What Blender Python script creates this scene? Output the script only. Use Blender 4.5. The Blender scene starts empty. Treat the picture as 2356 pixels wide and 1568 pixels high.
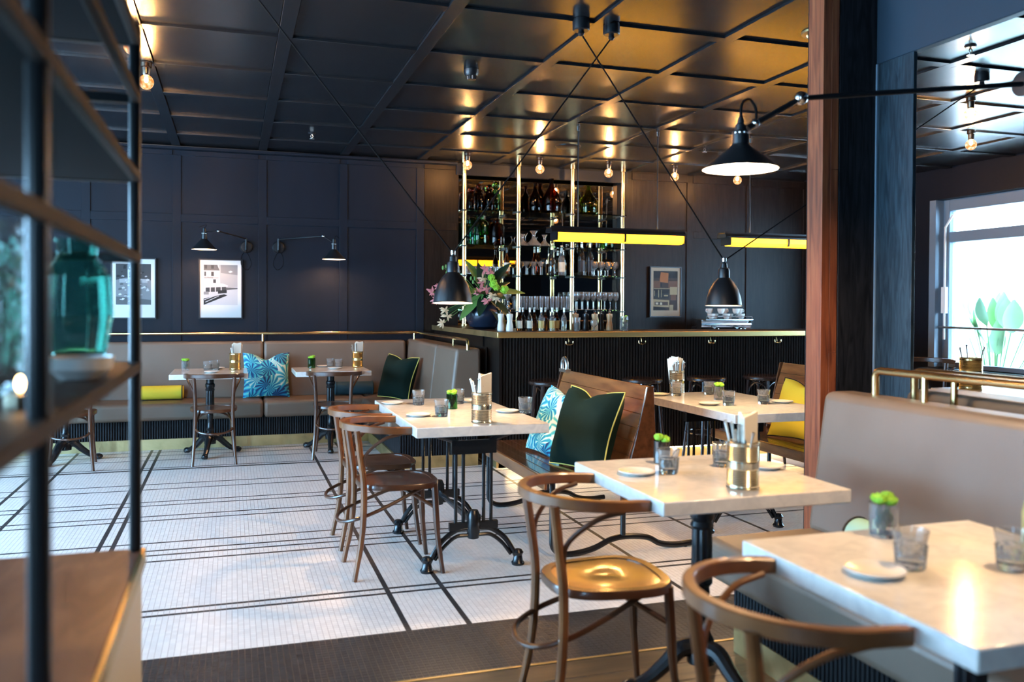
import bpy, bmesh, math, random
import numpy as np
from mathutils import Vector, Matrix

random.seed(7)
PI = math.pi
sc = bpy.context.scene
C = sc.collection

# ------------------------------------------------------------------ camera
EYE = Vector((0, 0, 1.37))
yaw, pitch, roll = 0.3125139, -0.0152323, -0.00501497
fwd = Vector((math.sin(yaw) * math.cos(pitch), math.cos(yaw) * math.cos(pitch), math.sin(pitch)))
rgt = Vector((math.cos(yaw), -math.sin(yaw), 0))
dwn = fwd.cross(rgt)
r2 = math.cos(roll) * rgt + math.sin(roll) * dwn
d2 = -math.sin(roll) * rgt + math.cos(roll) * dwn
cd = bpy.data.cameras.new('camera')
cd.sensor_width = 36
cd.lens = 1993.5 * 36 / 2356
cd.shift_y = -(784 - 731.5) / 2356
cd.clip_start = 0.05
cd.dof.use_dof = True
cd.dof.focus_distance = 6.2
cd.dof.aperture_fstop = 2.2
cam = bpy.data.objects.new('camera', cd)
C.objects.link(cam)
m = Matrix.Identity(4)
for i in range(3):
    m[i][0], m[i][1], m[i][2], m[i][3] = r2[i], -d2[i], -fwd[i], EYE[i]
cam.matrix_world = m
sc.camera = cam

# ------------------------------------------------------------------ world, daylight, exposure
w = bpy.data.worlds.new('sky')
sc.world = w
w.use_nodes = True
bg = w.node_tree.nodes['Background']
bg.inputs[0].default_value = (0.34, 0.66, 1.0, 1)
bg.inputs[1].default_value = 26.0
sc.view_settings.view_transform = 'Standard'
sc.view_settings.look = 'None'
sc.view_settings.gamma = 1
sc.view_settings.exposure = 0.5
sc.cycles.use_denoising = True
sc.cycles.caustics_reflective = False
sc.cycles.caustics_refractive = False
sc.cycles.sample_clamp_indirect = 6
sc.cycles.max_bounces = 12
sc.cycles.diffuse_bounces = 3
sc.cycles.glossy_bounces = 4
sc.cycles.transmission_bounces = 12
sc.cycles.use_adaptive_sampling = True
sc.cycles.adaptive_threshold = 0.1
sc.cycles.adaptive_min_samples = 24
sc.cycles.transparent_max_bounces = 12


def area(name, loc, target, sx, sy, watts, col):
    l = bpy.data.lights.new(name, 'AREA')
    l.shape = 'RECTANGLE'
    l.size, l.size_y = sx, sy
    l.energy = watts
    l.color = col
    o = bpy.data.objects.new(name, l)
    C.objects.link(o)
    o.location = loc
    o.rotation_euler = (Vector(target) - Vector(loc)).to_track_quat('-Z', 'Y').to_euler()
    return o


sun = bpy.data.lights.new('sun', 'SUN')
sun.energy = 18
sun.angle = 0.01
sun.color = (1.0, 0.93, 0.82)
sun_o = bpy.data.objects.new('sun', sun)
C.objects.link(sun_o)
sun_o.rotation_euler = Vector((0.42, -0.35, -0.84)).to_track_quat('-Z', 'Y').to_euler()
DAY = (0.44, 0.73, 1.0)
# portals in the window openings guide the sky light into the room
for _n, _l, _t, _a, _b in [('left_window_daylight', (-4.41, 4.2, 1.55), (5, 4.2, 1.55), 6.8, 2.0), ('street_window_daylight', (7.96, 6.0, 1.64), (0, 6.0, 1.64), 4.2, 1.92), ('entrance_daylight', (-3.0, -2.71, 1.45), (-3.0, 3, 1.45), 1.0, 2.1)]:
    _o = area(_n, _l, _t, _a, _b, 1, DAY)
    _o.data.cycles.is_portal = True

# ------------------------------------------------------------------ materials
MATS = {}


def mat(name, col, rough=0.5, metal=0.0, **k):
    if name in MATS:
        return MATS[name]
    m = bpy.data.materials.new(name)
    m.use_nodes = True
    nt = m.node_tree
    b = nt.nodes['Principled BSDF']
    b.inputs['Base Color'].default_value = (*col, 1)
    b.inputs['Roughness'].default_value = rough
    b.inputs['Metallic'].default_value = metal
    if 'spec' in k:
        b.inputs['Specular IOR Level'].default_value = k['spec']
    if 'trans' in k:
        b.inputs['Transmission Weight'].default_value = k['trans']
        b.inputs['IOR'].default_value = k.get('ior', 1.45)
    if 'emit' in k:
        b.inputs['Emission Color'].default_value = (*k.get('ecol', col), 1)
        b.inputs['Emission Strength'].default_value = k['emit']
    if 'coat' in k:
        b.inputs['Coat Weight'].default_value = k['coat']
        b.inputs['Coat Roughness'].default_value = k.get('coatr', 0.1)
    if 'sheen' in k:
        b.inputs['Sheen Weight'].default_value = k['sheen']
        b.inputs['Sheen Tint'].default_value = (*k.get('sheent', col), 1)
    # colour variation: list of (pos, colour) driven by noise
    if 'var' in k or 'bump' in k:
        tc = nt.nodes.new('ShaderNodeTexCoord')
        mp = nt.nodes.new('ShaderNodeMapping')
        mp.inputs['Scale'].default_value = k.get('scale', (1, 1, 1))
        nt.links.new(tc.outputs['Object'], mp.inputs[0])
        nz = nt.nodes.new('ShaderNodeTexNoise')
        nz.inputs['Scale'].default_value = k.get('nscale', 5)
        nz.inputs['Detail'].default_value = k.get('detail', 5)
        nz.inputs['Distortion'].default_value = k.get('dist', 0)
        nt.links.new(mp.outputs[0], nz.inputs['Vector'])
        if 'var' in k:
            rp = nt.nodes.new('ShaderNodeValToRGB')
            e = rp.color_ramp.elements
            stops = k['var']
            while len(e) < len(stops):
                e.new(0.5)
            for i, (p, c) in enumerate(stops):
                e[i].position = p
                e[i].color = (*c, 1)
            nt.links.new(nz.outputs['Fac'], rp.inputs[0])
            nt.links.new(rp.outputs[0], b.inputs['Base Color'])
        if 'bump' in k:
            bp = nt.nodes.new('ShaderNodeBump')
            bp.inputs['Strength'].default_value = k['bump']
            bp.inputs['Distance'].default_value = k.get('bdist', 0.002)
            nt.links.new(nz.outputs['Fac'], bp.inputs['Height'])
            nt.links.new(bp.outputs[0], b.inputs['Normal'])
    MATS[name] = m
    return m


NAVY = mat('navy paint', (0.0085, 0.0115, 0.0175), 0.42, spec=0.15, var=[(0.3, (0.0075, 0.0102, 0.0155)), (0.7, (0.0098, 0.0128, 0.0195))], nscale=3, scale=(1, 1, 0.3))
CEIL = mat('satin dark ceiling paint', (0.010, 0.012, 0.0145), 0.27, spec=0.65, var=[(0.3, (0.009, 0.011, 0.0135)), (0.7, (0.0115, 0.013, 0.0155))], nscale=2.5)
DARKOAK = mat('dark stained oak', (0.02, 0.02, 0.024), 0.45, spec=0.18, var=[(0.35, (0.005, 0.005, 0.006)), (0.65, (0.017, 0.017, 0.020))], nscale=6, scale=(6, 6, 0.6), dist=1.5, bump=0.3)
BARWOOD = mat('dark walnut panelling', (0.010, 0.0068, 0.0055), 0.42, spec=0.16, var=[(0.35, (0.0065, 0.0044, 0.0035)), (0.65, (0.014, 0.0096, 0.0075))], nscale=6, scale=(6, 6, 0.5), dist=1.2)
BEAMDAYLIT = mat('beam paint tinted by daylight', (0.020, 0.034, 0.050), 0.5, spec=0.3)  # blue daylight falling on the beam is mixed into its base colour
DAYLITOAK = mat('dark oak tinted by daylight', (0.02, 0.03, 0.04), 0.42, spec=0.3, var=[(0.35, (0.008, 0.014, 0.020)), (0.65, (0.028, 0.044, 0.056))], nscale=5, scale=(6, 6, 0.6), dist=2.5, bump=0.3)  # oak grain is real; the blue is daylight put into the panel colour
TIMBER = mat('oiled laminated timber', (0.35, 0.13, 0.05), 0.5, var=[(0.3, (0.11, 0.024, 0.009)), (0.55, (0.25, 0.065, 0.022)), (0.75, (0.33, 0.105, 0.038))], nscale=5, scale=(7, 7, 0.5), dist=1.0)
LEATHER = mat('taupe leather', (0.148, 0.102, 0.072), 0.45, var=[(0.3, (0.138, 0.094, 0.065)), (0.7, (0.158, 0.111, 0.080))], nscale=3, bump=0.15, spec=0.5)
DARKLEATHER = mat('brown leather', (0.10, 0.075, 0.055), 0.45, bump=0.1, nscale=20)
BRASS = mat('polished brass', (0.80, 0.56, 0.26), 0.22, 1.0, var=[(0.3, (0.70, 0.47, 0.20)), (0.7, (0.86, 0.63, 0.32))], nscale=6)
AGEDBRASS = mat('brushed aged brass', (0.55, 0.42, 0.20), 0.42, 1.0, var=[(0.3, (0.42, 0.32, 0.15)), (0.5, (0.58, 0.45, 0.22)), (0.75, (0.66, 0.52, 0.27))], nscale=4, dist=0.8)
STEEL = mat('brushed steel', (0.62, 0.60, 0.56), 0.28, 1.0)
CHROME = mat('chrome', (0.8, 0.8, 0.8), 0.08, 1.0)
SILVERTIN = mat('tin plate', (0.86, 0.76, 0.55), 0.20, 1.0)
GOLDTIN = mat('gold lacquered tin', (0.80, 0.60, 0.26), 0.25, 1.0)
IRON = mat('black enamelled cast iron', (0.008, 0.009, 0.011), 0.27, spec=0.5)
BLACKMETAL = mat('matt black steel', (0.006, 0.0065, 0.008), 0.30, spec=0.55)
LAMPBLACK = mat('satin black lamp paint', (0.009, 0.010, 0.012), 0.34, spec=0.4)
LAMPWHITE = mat('white lamp lining', (0.85, 0.80, 0.72), 0.5)
RUBBER = mat('black cable', (0.004, 0.004, 0.004), 0.8, spec=0.1)
BENTWOOD = mat('brown bentwood', (0.075, 0.026, 0.010), 0.30, var=[(0.3, (0.040, 0.013, 0.005)), (0.7, (0.105, 0.036, 0.014))], nscale=7, coat=0.3)
BENTOAK = mat('worn honey bentwood', (0.30, 0.12, 0.04), 0.34, var=[(0.3, (0.105, 0.034, 0.011)), (0.7, (0.25, 0.092, 0.028))], nscale=6, coat=0.3)
HONEYSEAT = mat('honey plywood seat', (0.42, 0.18, 0.03), 0.28, var=[(0.3, (0.22, 0.085, 0.018)), (0.6, (0.46, 0.20, 0.035))], nscale=4, coat=0.4)
DARKBENT = mat('almost black bentwood', (0.028, 0.013, 0.009), 0.25, coat=0.3)
TEAK = mat('varnished teak slats', (0.28, 0.095, 0.025), 0.28, var=[(0.3, (0.15, 0.045, 0.014)), (0.7, (0.33, 0.12, 0.035))], nscale=6, scale=(4, 0.7, 4), coat=0.4)
TEAKDARK = mat('dark teak slats', (0.10, 0.035, 0.012), 0.22, var=[(0.3, (0.06, 0.02, 0.008)), (0.7, (0.14, 0.05, 0.018))], nscale=6, scale=(4, 0.7, 4), coat=0.5)
MOSSWHITE = mat('white porcelain', (0.80, 0.76, 0.70), 0.18)
PAPER = mat('white paper', (0.80, 0.79, 0.76), 0.7)
NAPKIN = mat('cream napkin paper', (0.78, 0.72, 0.60), 0.85)
GLASS = mat('clear glass', (0.97, 0.97, 0.96), 0.02, trans=0.90, ior=1.35)
CUTGLASS = mat('cut crystal', (0.92, 0.92, 0.90), 0.14, trans=0.95, ior=1.35, bump=0.9, bdist=0.006, nscale=60, detail=1)
GREENGLASS = mat('green glass', (0.16, 0.42, 0.10), 0.03, trans=1.0, ior=1.45)
OLIVEGLASS = mat('olive demijohn glass', (0.42, 0.45, 0.06), 0.04, trans=1.0, ior=1.3)
AMBERGLASS = mat('amber glass', (0.22, 0.055, 0.012), 0.04, trans=1.0, ior=1.3)
TEALGLASS = mat('sea green glass', (0.34, 0.72, 0.62), 0.05, trans=1.0, ior=1.3)
BOTTLEDARK = mat('dark bottle glass', (0.02, 0.016, 0.012), 0.06, spec=0.8)
SHELFGLASS = mat('green edged shelf glass', (0.62, 0.85, 0.66), 0.03, trans=1.0, ior=1.3)
MIRROR = mat('bar mirror', (0.62, 0.56, 0.48), 0.015, 1.0)
PANE = mat('window pane', (1, 1, 1), 0.0)
_nt = PANE.node_tree
_mx, _tr, _gl = _nt.nodes.new('ShaderNodeMixShader'), _nt.nodes.new('ShaderNodeBsdfTransparent'), _nt.nodes.new('ShaderNodeBsdfGlossy')
_gl.inputs['Roughness'].default_value = 0.02
_fr = _nt.nodes.new('ShaderNodeFresnel')
_fr.inputs['IOR'].default_value = 1.18
_nt.links.new(_fr.outputs[0], _mx.inputs[0])
_nt.links.new(_tr.outputs[0], _mx.inputs[1])
_nt.links.new(_gl.outputs[0], _mx.inputs[2])
_nt.links.new(_mx.outputs[0], _nt.nodes['Material Output'].inputs['Surface'])
VELVET = mat('dark green velvet', (0.003, 0.012, 0.009), 0.85, sheen=0.15, sheent=(0.02, 0.10, 0.07), spec=0.15)
YELLOWPIPE = mat('yellow piping', (0.62, 0.50, 0.10), 0.7)
BLACKPIPE = mat('black piping', (0.01, 0.01, 0.01), 0.7)
YELLOWCLOTH = mat('yellow canvas', (0.86, 0.68, 0.05), 0.8, bump=0.2, nscale=60)
MINTCLOTH = mat('mint cloth', (0.36, 0.62, 0.52), 0.8)
TEALCLOTH = mat('petrol blue cloth', (0.008, 0.035, 0.045), 0.8)
LEAFGREEN = mat('glossy dark leaf', (0.012, 0.036, 0.018), 0.35)
LEAFMID = mat('fresh leaf', (0.10, 0.22, 0.05), 0.5)
BLOOMGREEN = mat('lime green bloom', (0.26, 0.52, 0.03), 0.7, bump=1.0, bdist=0.004, nscale=120)
BLOOMPINK = mat('pink petal', (0.62, 0.20, 0.20), 0.6)
BLOOMCREAM = mat('cream petal', (0.72, 0.50, 0.30), 0.6)
VASEBLUE = mat('glazed midnight vase', (0.010, 0.016, 0.03), 0.22)
GROUT = mat('grey grout', (0.44, 0.37, 0.35), 0.8)
WOODFLOOR = mat('brown oak boards', (0.12, 0.07, 0.035), 0.35, var=[(0.3, (0.055, 0.032, 0.017)), (0.7, (0.15, 0.09, 0.045))], nscale=5, scale=(0.5, 5, 1))
PLASTER = mat('white plaster', (0.8, 0.8, 0.78), 0.8)
CREAM = mat('cream lacquer', (0.62, 0.58, 0.50), 0.5)
WALNUT = mat('walnut board', (0.20, 0.09, 0.05), 0.4, var=[(0.3, (0.11, 0.048, 0.030)), (0.7, (0.27, 0.13, 0.075))], nscale=4, scale=(3, 0.8, 1), dist=1.2)
BOARDBLACK = mat('matt black shelf board', (0.006, 0.007, 0.009), 0.75, spec=0.1)
DARKBOARD = mat('dark walnut board', (0.035, 0.021, 0.014), 0.6, spec=0.25, var=[(0.3, (0.020, 0.012, 0.008)), (0.7, (0.045, 0.027, 0.018))], nscale=4, scale=(3, 0.8, 1))
GREYFRAME = mat('blue grey window frame', (0.16, 0.22, 0.28), 0.45)
AMBERLIT = mat('amber lit glass', (1.0, 0.62, 0.05), 0.4, emit=5.0, ecol=(1.0, 0.39, 0.010))
AMBERUP = mat('amber uplight slot', (1.0, 0.62, 0.05), 0.4, emit=45.0, ecol=(1.0, 0.42, 0.03))
LEDSTRIP = mat('warm led strip', (1, 0.8, 0.45), 0.4, emit=40, ecol=(1.0, 0.66, 0.28))
WARMBULB = mat('lit lamp bulb', (1, 0.8, 0.6), 0.4, emit=1200, ecol=(1.0, 0.66, 0.36))
SCONCEBULB = mat('lit wall lamp bulb', (1, 0.8, 0.6), 0.4, emit=620, ecol=(1.0, 0.56, 0.30))
FLAME = mat('candle flame', (1, 0.8, 0.5), 0.4, emit=30, ecol=(1.0, 0.55, 0.2))
FILAMENT = mat('hot filament', (1, 0.8, 0.5), 0.4, emit=4200, ecol=(1.0, 0.47, 0.14))


def cracked_bulb():
    """crackled clear globe: glowing facets with clear gaps the lamp shines through"""
    m = mat('lit crackled bulb', (1, 0.7, 0.35), 0.1)
    nt = m.node_tree
    tc = nt.nodes.new('ShaderNodeTexCoord')
    v = nt.nodes.new('ShaderNodeTexVoronoi')
    v.inputs['Scale'].default_value = 42
    nt.links.new(tc.outputs['Object'], v.inputs['Vector'])
    r = nt.nodes.new('ShaderNodeValToRGB')
    r.color_ramp.elements[0].color = (1.0, 0.80, 0.50, 1)
    r.color_ramp.elements[1].color = (0.55, 0.17, 0.03, 1)
    r.color_ramp.elements[1].position = 0.65
    nt.links.new(v.outputs['Distance'], r.inputs[0])
    e = nt.nodes.new('ShaderNodeEmission')
    e.inputs['Strength'].default_value = 2.2
    nt.links.new(r.outputs[0], e.inputs['Color'])
    t = nt.nodes.new('ShaderNodeBsdfTransparent')
    x = nt.nodes.new('ShaderNodeMixShader')
    x.inputs[0].default_value = 0.45
    nt.links.new(t.outputs[0], x.inputs[1])
    nt.links.new(e.outputs[0], x.inputs[2])
    nt.links.new(x.outputs[0], nt.nodes['Material Output'].inputs['Surface'])
    return m


BULB = cracked_bulb()


def marble():
    m = mat('grey veined white marble', (0.78, 0.76, 0.72), 0.12)
    nt = m.node_tree
    b = nt.nodes['Principled BSDF']
    tc = nt.nodes.new('ShaderNodeTexCoord')
    n = nt.nodes.new('ShaderNodeTexNoise')
    n.inputs['Scale'].default_value = 14
    n.inputs['Detail'].default_value = 9
    n.inputs['Distortion'].default_value = 1.6
    nt.links.new(tc.outputs['Object'], n.inputs['Vector'])
    r = nt.nodes.new('ShaderNodeValToRGB')
    e = r.color_ramp.elements
    e[0].position, e[0].color = 0.36, (0.66, 0.64, 0.61, 1)
    e[1].position, e[1].color = 0.60, (0.77, 0.74, 0.69, 1)
    x = e.new(0.47)
    x.color = (0.72, 0.69, 0.65, 1)
    nt.links.new(n.outputs['Fac'], r.inputs[0])
    nt.links.new(r.outputs[0], b.inputs['Base Color'])
    return m


MARBLE = marble()


def palm(name, light):
    """printed palm fronds: blades fanning out of scattered points, navy to turquoise to pale mint"""
    m = mat(name, (0.1, 0.3, 0.4), 0.75)
    nt = m.node_tree
    b = nt.nodes['Principled BSDF']

    def N(t, **k):
        q = nt.nodes.new(t)
        for a, v in k.items():
            setattr(q, a, v)
        return q

    def L(a, bb):
        nt.links.new(a, bb)

    tc = N('ShaderNodeTexCoord')
    nz = N('ShaderNodeTexNoise')
    nz.inputs['Scale'].default_value = 5
    L(tc.outputs['Object'], nz.inputs['Vector'])
    mx = N('ShaderNodeMixRGB')
    mx.inputs[0].default_value = 0.10
    L(tc.outputs['Object'], mx.inputs[1])
    L(nz.outputs['Color'], mx.inputs[2])
    fl = N('ShaderNodeVectorMath', operation='MULTIPLY')
    fl.inputs[1].default_value = (1, 0, 1)
    L(mx.outputs[0], fl.inputs[0])
    vo = N('ShaderNodeTexVoronoi')
    vo.inputs['Scale'].default_value = 7.5
    L(fl.outputs[0], vo.inputs['Vector'])
    sb = N('ShaderNodeVectorMath', operation='SUBTRACT')
    L(fl.outputs[0], sb.inputs[0])
    L(vo.outputs['Position'], sb.inputs[1])
    xyz = N('ShaderNodeSeparateXYZ')
    L(sb.outputs[0], xyz.inputs[0])
    an = N('ShaderNodeMath', operation='ARCTAN2')
    L(xyz.outputs[2], an.inputs[0])
    L(xyz.outputs[0], an.inputs[1])
    ml = N('ShaderNodeMath', operation='MULTIPLY')
    ml.inputs[1].default_value = 13
    L(an.outputs[0], ml.inputs[0])
    sn = N('ShaderNodeMath', operation='SINE')
    L(ml.outputs[0], sn.inputs[0])
    sep = N('ShaderNodeSeparateColor')
    L(vo.outputs['Color'], sep.inputs[0])
    # value = 0.30*blade + 0.75*cell tone + distance falloff
    a1 = N('ShaderNodeMath', operation='MULTIPLY_ADD')
    a1.inputs[1].default_value = 0.22
    a1.inputs[2].default_value = 0.22 if light else 0.06
    L(sn.outputs[0], a1.inputs[0])
    a2 = N('ShaderNodeMath', operation='MULTIPLY_ADD')
    a2.inputs[1].default_value = 0.55
    L(sep.outputs[0], a2.inputs[0])
    L(a1.outputs[0], a2.inputs[2])
    a3 = N('ShaderNodeMath', operation='MULTIPLY_ADD')
    a3.inputs[1].default_value = 0.35
    L(vo.outputs['Distance'], a3.inputs[0])
    L(a2.outputs[0], a3.inputs[2])
    r = N('ShaderNodeValToRGB')
    e = r.color_ramp.elements
    e[0].position, e[0].color = 0.22, (0.004, 0.030, 0.10, 1)
    e[1].position, e[1].color = 0.92, (0.74, 0.80, 0.70, 1)
    for q, c in [(0.38, (0.008, 0.13, 0.30, 1)), (0.55, (0.02, 0.34, 0.48, 1)), (0.72, (0.10, 0.55, 0.50, 1))]:
        x = e.new(q)
        x.color = c
    L(a3.outputs[0], r.inputs[0])
    L(r.outputs[0], b.inputs['Base Color'])
    return m


PALMBLUE = palm('turquoise palm print cotton', False)
PALMLIGHT = palm('pale palm print cotton', True)


def tilemat(name, lo, hi, rough):
    m = mat(name, lo, rough)
    nt = m.node_tree
    b = nt.nodes['Principled BSDF']
    g = nt.nodes.new('ShaderNodeNewGeometry')
    r = nt.nodes.new('ShaderNodeValToRGB')
    r.color_ramp.elements[0].color = (*lo, 1)
    r.color_ramp.elements[1].color = (*hi, 1)
    nt.links.new(g.outputs['Random Per Island'], r.inputs[0])
    nt.links.new(r.outputs[0], b.inputs['Base Color'])
    return m


TILEWHITE = tilemat('ivory mosaic tile', (0.74, 0.685, 0.645), (0.83, 0.775, 0.735), 0.30)
TILEDARK = tilemat('charcoal mosaic tile', (0.022, 0.021, 0.022), (0.040, 0.038, 0.040), 0.38)


# ------------------------------------------------------------------ mesh helpers
class MB:
    def __init__(s):
        s.v, s.f, s.m = [], [], []

    def add(s, v, f, mi=0, M=None):
        o = len(s.v)
        for p in v:
            p = Vector(p)
            s.v.append(tuple(M @ p) if M is not None else tuple(p))
        for q in f:
            s.f.append(tuple(i + o for i in q))
            s.m.append(mi)
        return s

    def box(s, x0, y0, z0, x1, y1, z1, mi=0, M=None):
        v = [(x0, y0, z0), (x1, y0, z0), (x1, y1, z0), (x0, y1, z0), (x0, y0, z1), (x1, y0, z1), (x1, y1, z1), (x0, y1, z1)]
        f = [(0, 3, 2, 1), (4, 5, 6, 7), (0, 1, 5, 4), (1, 2, 6, 5), (2, 3, 7, 6), (3, 0, 4, 7)]
        return s.add(v, f, mi, M)

    def lathe(s, prof, seg=24, c=(0, 0, 0), mi=0, M=None, flute=0.0):
        v, f, rings = [], [], []
        for r, z in prof:
            if r < 1e-5:
                rings.append([len(v)])
                v.append((c[0], c[1], c[2] + z))
            else:
                ring = []
                for k in range(seg):
                    a = 2 * PI * k / seg
                    rr = r * (1 - (flute if k % 2 else 0))
                    ring.append(len(v))
                    v.append((c[0] + rr * math.cos(a), c[1] + rr * math.sin(a), c[2] + z))
                rings.append(ring)
        for a, b in zip(rings, rings[1:]):
            if len(a) == 1 and len(b) == 1:
                continue
            for k in range(seg):
                k2 = (k + 1) % seg
                if len(a) == 1:
                    f.append((a[0], b[k2], b[k]))
                elif len(b) == 1:
                    f.append((a[k], a[k2], b[0]))
                else:
                    f.append((a[k], a[k2], b[k2], b[k]))
        return s.add(v, f, mi, M)

    def tube(s, pts, r, seg=10, closed=False, mi=0, M=None, sect=None, up=None, cap=True):
        """round (or custom-section) tube along a path; r is a number or one per point"""
        P = [Vector(p) for p in pts]
        n = len(P)
        R = r if isinstance(r, (list, tuple)) else [r] * n
        T = []
        for i in range(n):
            a = P[(i - 1) % n] if (closed or i > 0) else P[i]
            b = P[(i + 1) % n] if (closed or i < n - 1) else P[i]
            t = (b - a)
            T.append(t.normalized() if t.length > 1e-9 else Vector((0, 0, 1)))
        if up is not None:
            U = [(Vector(up) - T[i] * Vector(up).dot(T[i])).normalized() for i in range(n)]
        else:
            u = T[0].orthogonal().normalized()
            U = [u]
            for i in range(1, n):
                u = U[-1] - T[i] * U[-1].dot(T[i])
                u = u.normalized() if u.length > 1e-6 else T[i].orthogonal().normalized()
                U.append(u)
        if sect is None:
            sect = [(math.cos(2 * PI * k / seg), math.sin(2 * PI * k / seg)) for k in range(seg)]
        ns = len(sect)
        v, f = [], []
        for i in range(n):
            B_ = T[i].cross(U[i])
            for a, b in sect:
                v.append(P[i] + (U[i] * a + B_ * b) * R[i])
        for i in range(n if closed else n - 1):
            j = (i + 1) % n
            for k in range(ns):
                k2 = (k + 1) % ns
                f.append((i * ns + k, i * ns + k2, j * ns + k2, j * ns + k))
        if cap and not closed:
            f.append(tuple(range(ns - 1, -1, -1)))
            f.append(tuple((n - 1) * ns + k for k in range(ns)))
        return s.add(v, f, mi, M)

    def prism(s, poly, z0, z1, mi=0, M=None, scale1=1.0):
        n = len(poly)
        v = [(x, y, z0) for x, y in poly] + [(x * scale1, y * scale1, z1) for x, y in poly]
        f = [tuple(range(n - 1, -1, -1)), tuple(range(n, 2 * n))]
        for k in range(n):
            k2 = (k + 1) % n
            f.append((k, k2, n + k2, n + k))
        return s.add(v, f, mi, M)

    def ball(s, c, r, su=12, sv=8, mi=0, sq=(1, 1, 1), M=None):
        prof = []
        v, f = [], []
        T = Matrix.Translation(c) @ Matrix.Diagonal((sq[0] * r, sq[1] * r, sq[2] * r, 1))
        if M is not None:
            T = M @ T
        prof = [(math.sin(PI * i / sv), -math.cos(PI * i / sv)) for i in range(sv + 1)]
        prof[0] = (0, -1)
        prof[-1] = (0, 1)
        return s.lathe(prof, su, (0, 0, 0), mi, T)

    def build(s, name, mats, parent=None, ang=0.6, bevel=0.0, seg=2, loc=None):
        me = bpy.data.meshes.new(name)
        me.from_pydata(s.v, [], s.f)
        if not isinstance(mats, (list, tuple)):
            mats = [mats]
        for q in mats:
            me.materials.append(q)
        if len(mats) > 1:
            me.polygons.foreach_set('material_index', s.m)
        me.polygons.foreach_set('use_smooth', [True] * len(me.polygons))
        me.update()
        if ang is not None:
            me.set_sharp_from_angle(angle=ang)
        o = bpy.data.objects.new(name, me)
        C.objects.link(o)
        if parent is not None:
            o.parent = parent
        if loc is not None:
            o.location = loc
        if bevel:
            b = o.modifiers.new('bevel', 'BEVEL')
            b.width = bevel
            b.segments = seg
            b.limit_method = 'ANGLE'
        return o


def tag(o, label, cat, group=None):
    o['label'] = label
    o['category'] = cat
    if group:
        o['group'] = group
    return o


def thing(name, label, cat, loc=(0, 0, 0), rz=0.0, group=None):
    o = bpy.data.objects.new(name, None)
    o.empty_display_size = 0.1
    C.objects.link(o)
    o.location = loc
    o.rotation_euler = (0, 0, rz)
    return tag(o, label, cat, group)


def dup(root, loc=None, rz=None, label=None, group=None, scale=None):
    r = root.copy()
    C.objects.link(r)
    if loc is not None:
        r.location = loc
    if rz is not None:
        r.rotation_euler = (0, 0, rz)
    if scale is not None:
        r.scale = (scale,) * 3 if not isinstance(scale, tuple) else scale
    if label:
        r['label'] = label
    if group:
        r['group'] = group
    for ch in list(root.children):
        c = ch.copy()
        C.objects.link(c)
        c.parent = r
        for g in list(ch.children):
            d = g.copy()
            C.objects.link(d)
            d.parent = c
    return r


def struct(o):
    o['kind'] = 'structure'
    return o


def one(name, mb, mats, label, cat, group=None, loc=None, bevel=0.0, ang=0.6):
    return tag(mb.build(name, mats, None, ang, bevel, loc=loc), label, cat, group)


def arc(cx, cy, r, a0, a1, n):
    return [(cx + r * math.cos(a0 + (a1 - a0) * i / n), cy + r * math.sin(a0 + (a1 - a0) * i / n)) for i in range(n + 1)]


def spline(pts, n=8):
    """Catmull-Rom through the points"""
    P = [Vector(p) for p in pts]
    P = [P[0] * 2 - P[1]] + P + [P[-1] * 2 - P[-2]]
    out = []
    for i in range(1, len(P) - 2):
        for k in range(n):
            t = k / n
            a, b, c, d = P[i - 1], P[i], P[i + 1], P[i + 2]
            out.append(0.5 * ((2 * b) + (c - a) * t + (2 * a - 5 * b + 4 * c - d) * t * t + (3 * b - a - 3 * c + d) * t ** 3))
    out.append(P[-2])
    return out


RECT = [(1, 0.45), (0.8, 0.62), (-0.8, 0.62), (-1, 0.45), (-1, -0.45), (-0.8, -0.62), (0.8, -0.62), (1, -0.45)]
# ------------------------------------------------------------------ the room
ZC = 2.93
XL, XR, YF, YB = -4.4, 7.7, -2.5, 9.3

floor = struct(MB().box(XL, YF, -0.12, XR + 0.3, YB + 0.3, -0.0013).build('floor', GROUT))

P = 0.024
NX, NY = 292, 238
TX0, TY0 = -2.4, 3.10
dark_x = [-1.505, -1.325, -0.705, -0.625, 0.70, 0.965, 2.068, 2.705, 3.10, -2.1]
dark_y = [8.569, 8.369, 8.138, 7.74, 7.66, 7.044, 6.857, 6.423, 6.305, 5.992, 5.877, 5.328, 5.148, 5.053, 4.937, 4.142, 4.067]
ii, jj = np.meshgrid(np.arange(NX), np.arange(NY), indexing='ij')
x0 = TX0 + ii * P
y0 = TY0 + jj * P
dark = (y0 + P / 2) < 3.585
for x in dark_x:
    dark |= (x0 <= x) & (x < x0 + P)
for y in dark_y:
    dark |= (y0 <= y) & (y < y0 + P)
single = (jj < 6) & (ii >= 126) & (ii < 176)
g, gy = 0.0009, 0.0006
keep = ~single
xs, ys, dk = x0[keep], y0[keep], dark[keep]
n = len(xs)
vv = np.zeros((n, 8, 3), np.float32)
for k, (a, b, z) in enumerate([(0, 0, 0), (1, 0, 0), (1, 1, 0), (0, 1, 0), (0, 0, -1), (1, 0, -1), (1, 1, -1), (0, 1, -1)]):
    vv[:, k, 0] = xs + (g if a == 0 else P - g)
    vv[:, k, 1] = ys + (gy if b == 0 else P - gy)
    vv[:, k, 2] = 0.0013 * z
fq = np.array([(0, 1, 2, 3), (0, 4, 5, 1), (1, 5, 6, 2), (2, 6, 7, 3), (3, 7, 4, 0)], np.int32)
ff = (np.arange(n, dtype=np.int32)[:, None, None] * 8 + fq[None]).reshape(-1)
me = bpy.data.meshes.new('mosaic_tiles')
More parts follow.
